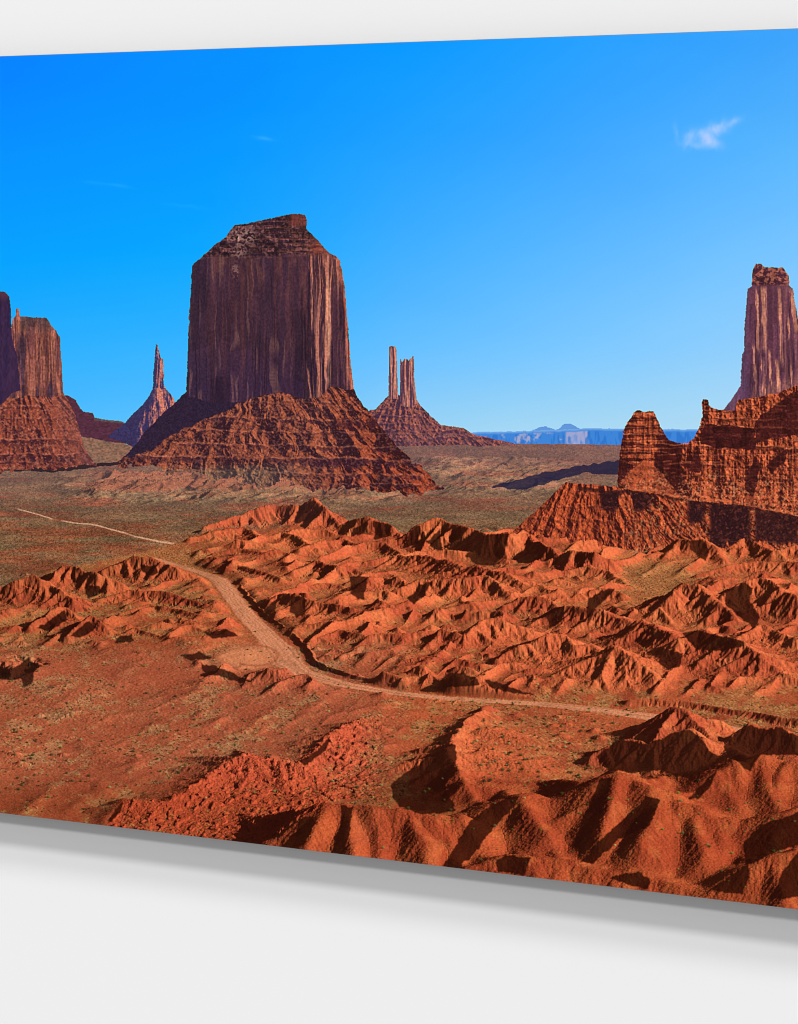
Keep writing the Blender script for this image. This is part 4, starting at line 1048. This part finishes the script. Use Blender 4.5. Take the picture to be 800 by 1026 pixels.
def _edge(nt, b):
    n = nt.nodes.new('ShaderNodeTexNoise'); n.inputs['Scale'].default_value = 60
    r = nt.nodes.new('ShaderNodeValToRGB'); r.color_ramp.elements[0].color = (.05, .05, .052, 1); r.color_ramp.elements[1].color = (.07, .07, .072, 1)
    nt.links.new(n.outputs['Fac'], r.inputs['Fac']); nt.links.new(r.outputs['Color'], b.inputs['Base Color'])
    b.inputs['Roughness'].default_value = .4
EDGEM = mat('dark_panel_edge', _edge)

def link(name, verts, faces, m, parent=None, uvs=False):
    me = bpy.data.meshes.new(name); me.from_pydata(verts, [], faces); me.materials.append(m)
    if uvs:
        l = me.uv_layers.new(name='print')
        for lp in me.loops:
            v = me.vertices[lp.vertex_index].co
            l.data[lp.index].uv = ((v.x - U0) / (U1 - U0), 1 + v.z / PH)
    me.update()
    o = bpy.data.objects.new(name, me); C.collection.objects.link(o)
    if parent: o.parent = parent
    return o

# ---- wall
W = 7.
wall = link('wall', [(-W, 0, -W), (W, 0, -W), (W, 0, W), (-W, 0, W)], [(0, 1, 2, 3)], WALLM)
wall.location = (0, PT + GAP, 0)
wall['kind'] = 'structure'; wall['label'] = 'plain matt white wall behind the desert print'; wall['category'] = 'wall'

# ---- the print: local x along, z down from the top edge (0 .. -PH), front face at y = 0
root = bpy.data.objects.new('wall_print', None); C.collection.objects.link(root)
root.location = (0, 0, EYE)
root['label'] = 'wide frameless print of red desert buttes under blue sky hanging on white wall'
root['category'] = 'wall print'
B = .0003
vs = [(U0, B, -PH), (U1, B, -PH), (U1, B, 0), (U0, B, 0), (U0, PT, -PH), (U1, PT, -PH), (U1, PT, 0), (U0, PT, 0)]
vs += [(U0 + B, 0, -PH + B), (U1 - B, 0, -PH + B), (U1 - B, 0, -B), (U0 + B, 0, -B)]
body = link('panel', vs, [(4, 7, 6, 5), (0, 4, 5, 1), (1, 5, 6, 2), (2, 6, 7, 3), (3, 7, 4, 0),
                          (8, 0, 1, 9), (9, 1, 2, 10), (10, 2, 3, 11), (11, 3, 0, 8)], EDGEM, root)
sp = link('spacer', [(x * .45 + (U0 + U1) / 2, y, z) for x in (-1, 1) for y in (PT, PT + GAP) for z in (-.12, -.16)] , [(0, 1, 3, 2), (4, 6, 7, 5), (0, 4, 5, 1), (2, 3, 7, 6), (0, 2, 6, 4), (1, 5, 7, 3)], EDGEM, root)

# ---- the printed picture, cut along what it shows: (name, label, parent index, outline in picture pixels)
ROADL = [(145, 557), (165, 560), (195, 570), (215, 574), (230, 582), (237, 592), (243, 603), (258, 620), (276, 634), (293, 648), (303, 665), (318, 676), (350, 683), (400, 691), (450, 696), (545, 701), (600, 707), (650, 713), (690, 719), (740, 728), (800, 738)]
ROADR = [(800, 746), (740, 738), (690, 729), (650, 722), (600, 715), (545, 710), (450, 704), (400, 699), (350, 691), (310, 683), (280, 672), (262, 652), (245, 632), (232, 617), (222, 605), (212, 592), (196, 580), (168, 570), (145, 562)]
BADL = [(-300, 600), (-40, 590), (0, 588), (32, 575), (62, 566), (110, 566), (135, 556), (155, 557), (180, 545), (205, 527), (232, 516), (258, 507), (303, 504), (316, 496), (326, 508), (350, 521), (372, 517), (392, 524), (402, 535), (415, 526), (432, 519), (450, 522), (492, 534), (522, 528), (560, 548), (600, 546), (700, 537), (720, 545), (750, 533), (800, 545), (1200, 545), (1200, 1100), (-300, 1100)]
REG = [
 ('printed_plain', 'sage and rust desert plain in the middle distance', None,
  [(-300, 466), (60, 466), (130, 462), (300, 455), (400, 447), (520, 444), (1200, 452), (1200, 1100), (-300, 1100)]),
 ('printed_badlands', 'red-orange eroded badland hills filling the lower half', None, BADL),
 ('printed_road', 'pale dirt road winding through the red hills', 1, ROADL + ROADR),
 ('printed_mesa', 'hazy blue mesa on the far horizon', None, [(474, 434), (522, 432), (536, 430), (542, 426), (550, 427), (556, 430), (561, 428), (566, 425), (574, 425), (579, 429), (590, 429), (625, 429.5), (700, 430.5), (1200, 442), (1200, 453), (520, 444.5)]),
 ('printed_mesa', 'low purple-brown mesa behind the left butte', None, [(63, 395), (76, 401), (84, 412), (93, 414), (102, 420), (122, 422), (108, 438), (128, 446), (122, 466), (90, 466), (80, 432)]),
 ('printed_spire', 'thin needle spire left of the great butte', None, [(156, 345), (158, 345), (161, 358), (163.5, 359), (164.2, 386), (172, 396), (176, 403), (160, 417), (132, 447), (108, 438), (125, 424), (142, 407), (153, 390), (154, 372)]),
 ('printed_spire', 'twin slender towers on a purple cone', None, [(371, 411), (377, 410), (389.5, 397), (389.8, 348), (396, 346.8), (398, 372), (399.4, 394), (400.9, 394), (401.2, 360), (409, 359), (414.8, 356.8), (416.6, 392), (419, 403), (430, 415), (442, 426), (465, 429), (477, 436), (505, 442), (520, 445), (400, 448), (385, 430)]),
 ('printed_butte', 'sunlit left butte with a pinnacle', None, [(9, 402), (11, 330), (15.6, 317), (16.2, 309), (18.6, 309), (20, 317), (47, 318.5), (56, 331), (60.4, 339), (63.6, 395), (70, 404), (80, 432), (92, 460), (98, 466), (60, 470), (-300, 474), (-300, 425), (0, 406)]),
 ('printed_butte', 'dark shaded butte at the left', None, [(-300, 298), (-60, 294), (0, 292), (9.5, 297), (11.6, 335), (17, 356), (20.5, 391), (12, 394), (0, 406), (-300, 425)]),
 ('printed_talus', 'brown rubble cone under the great butte', 10, [(118, 464), (140, 440), (160, 417), (187, 392), (354, 388), (372, 415), (398, 447), (424, 472), (446, 490), (420, 496), (340, 489), (262, 490), (195, 473), (150, 468)]),
 ('printed_butte', 'great flat-topped dark butte with sheer walls', None, [(186.5, 396), (188.5, 350), (192.3, 268), (201, 259), (226, 237.5), (236, 224.8), (257, 222), (292, 214.2), (305.5, 215.5), (307, 229), (324, 247), (337, 256), (343, 274), (349, 330), (354.2, 390), (333, 386), (320, 398), (305, 400), (283, 393), (265, 395), (245, 402), (215, 404)]),
 ('printed_butte', 'tall purple tower butte at the right', None, [(757.7, 264), (785, 268.2), (791, 277), (796.8, 303), (804, 345), (818, 395), (832, 420), (716, 420), (735, 398), (742.4, 387), (748, 308), (749.4, 289.5), (754, 286), (754, 275)]),
 ('printed_crag', 'red layered crag above the badlands at right', None, [(508, 540), (530, 518), (567, 483.5), (619, 486), (621, 457), (625, 432), (639, 410.5), (655, 412), (666, 434), (690, 444), (702, 425), (704, 401), (710.5, 401), (713, 408.5), (737, 410.5), (741, 400.5), (780, 394), (800, 385.5), (840, 376), (900, 384), (1200, 405), (1200, 545), (800, 545), (750, 533), (720, 545), (700, 537), (600, 546), (560, 548)]),
 ('printed_cloud', 'small white cloud wisp in the blue sky', None, [(674, 128), (680, 126), (690, 131), (700, 129), (706, 123), (728, 121), (738, 117), (743, 119), (732, 131), (728, 146), (718, 149), (700, 148), (686, 147), (677, 141)]),
]
def inset(u, v): return (min(max(u, U0 + B), U1 - B), min(max(v, B), PH - B))
frame = [(U0 + B, B), (U1 - B, B), (U1 - B, PH - B), (U0 + B, PH - B)]
co = [Vector(q) for q in frame]; fin = [[0, 1, 2, 3]]; edges = []
def clip_poly(P):
    """Sutherland-Hodgman against the print's rectangle"""
    for ax, lim, sg in ((0, frame[0][0], 1), (0, frame[1][0], -1), (1, frame[0][1], 1), (1, frame[2][1], -1)):
        out = []
        for i in range(len(P)):
            a, b = P[i - 1], P[i]; da = (a[ax] - lim) * sg; db = (b[ax] - lim) * sg
            if (da >= 0) != (db >= 0):
                t = da / (da - db); out.append((a[0] + (b[0] - a[0]) * t, a[1] + (b[1] - a[1]) * t))
            if db >= 0: out.append(b)
        P = out
    return P
for nm, lab, par, P in REG:
    Q = []
    for x, y in clip_poly([px_uv(min(max(x, -260), 1060), y) for x, y in P]):
        if not Q or math.hypot(Q[-1][0] - x, Q[-1][1] - y) > 2e-5: Q.append((x, y))
    if math.hypot(Q[0][0] - Q[-1][0], Q[0][1] - Q[-1][1]) < 2e-5: Q.pop()
    n0 = len(co); co += [Vector(q) for q in Q]; fin.append(list(range(n0, n0 + len(Q))))
V2, E2, F2, _, _, FO = geometry.delaunay_2d_cdt(co, edges, fin, 1, 1e-6)
groups = {}
for f, src in zip(F2, FO):
    groups.setdefault(max(src), []).append(f)
made = {}
def piece(i, name, label, parent):
    fs = groups.get(i, []); ids = sorted({k for f in fs for k in f}); mp = {k: n for n, k in enumerate(ids)}
    vv = [(V2[k].x, 0, -V2[k].y) for k in ids]; ff = []
    for f in fs:
        q = [V2[k] for k in f]; ar = sum(q[n - 1].x * q[n].y - q[n].x * q[n - 1].y for n in range(len(q)))
        ids2 = [mp[k] for k in f]
        ff.append(ids2[::-1] if ar > 0 else ids2)
    o = link(name, vv, ff, INK, parent, True); o['label'] = label
    made[i] = o; return o
piece(0, 'printed_sky', 'deep blue sky across the upper half of the print', root)
order = [i for i, r in enumerate(REG) if r[2] is None] + [i for i, r in enumerate(REG) if r[2] is not None]
for i in order:
    nm, lab, par, _ = REG[i]
    piece(i + 1, nm, lab, made[par + 1] if par is not None else (made[0] if nm == 'printed_cloud' else root))
for o in made.values():
    for pl in o.data.polygons: assert pl.normal.y < 0 or pl.area < 1e-9, o.name

# ---- light: three soft studio lamps above, plus the room's even white
def lamp(name, elev, power, dist=6., size=.5):
    l = bpy.data.lights.new(name, 'AREA'); l.shape = 'DISK'; l.size = size; l.energy = power
    o = bpy.data.objects.new(name, l); C.collection.objects.link(o)
    e = math.radians(elev); tgt = Vector((0, 0, -.25)); o.location = tgt + Vector((0, -math.cos(e), math.sin(e))) * dist
    o.rotation_euler = (tgt - o.location).to_track_quat('-Z', 'Y').to_euler()
D = PT + GAP
for nm, off, share, size in (('studio_lamp_high', .0655, .15, 6.5), ('studio_lamp', .0425, .235, 4.6), ('studio_lamp_low', .0205, .18, 3.2)):
    el = math.atan(off / D); dist = 42.
    # a disk lamp of power P gives E = P cos / (pi^2 ... ) : radiance P/(pi*A), E = L * A / d^2 * cos(incidence)
    P = share / .85 * math.pi * math.pi * dist * dist / math.cos(el)
    lamp(nm, math.degrees(el), P, dist, size)
w = bpy.data.worlds.new('World'); C.world = w; w.use_nodes = True
bg = w.node_tree.nodes['Background']; bg.inputs['Color'].default_value = (1, 1, 1, 1); bg.inputs['Strength'].default_value = .365

# ---- camera
cd = bpy.data.cameras.new('camera'); cam = bpy.data.objects.new('camera', cd); C.collection.objects.link(cam)
cd.sensor_fit = 'HORIZONTAL'; cd.sensor_width = 36; cd.lens = 36 * FPX / 800
cd.shift_y = -(513 - 226) / 800; cd.clip_start = .05; cd.clip_end = 100
cam.location = (DIST * SN, -DIST * CS, 0); cam.rotation_euler = (math.pi / 2, 0, TH)
C.camera = cam
C.view_settings.view_transform = 'Standard'; C.view_settings.look = 'None'
C.cycles.pixel_filter_type = 'BLACKMAN_HARRIS'; C.cycles.filter_width = 1.05
C.view_settings.exposure = 0; C.view_settings.gamma = 1
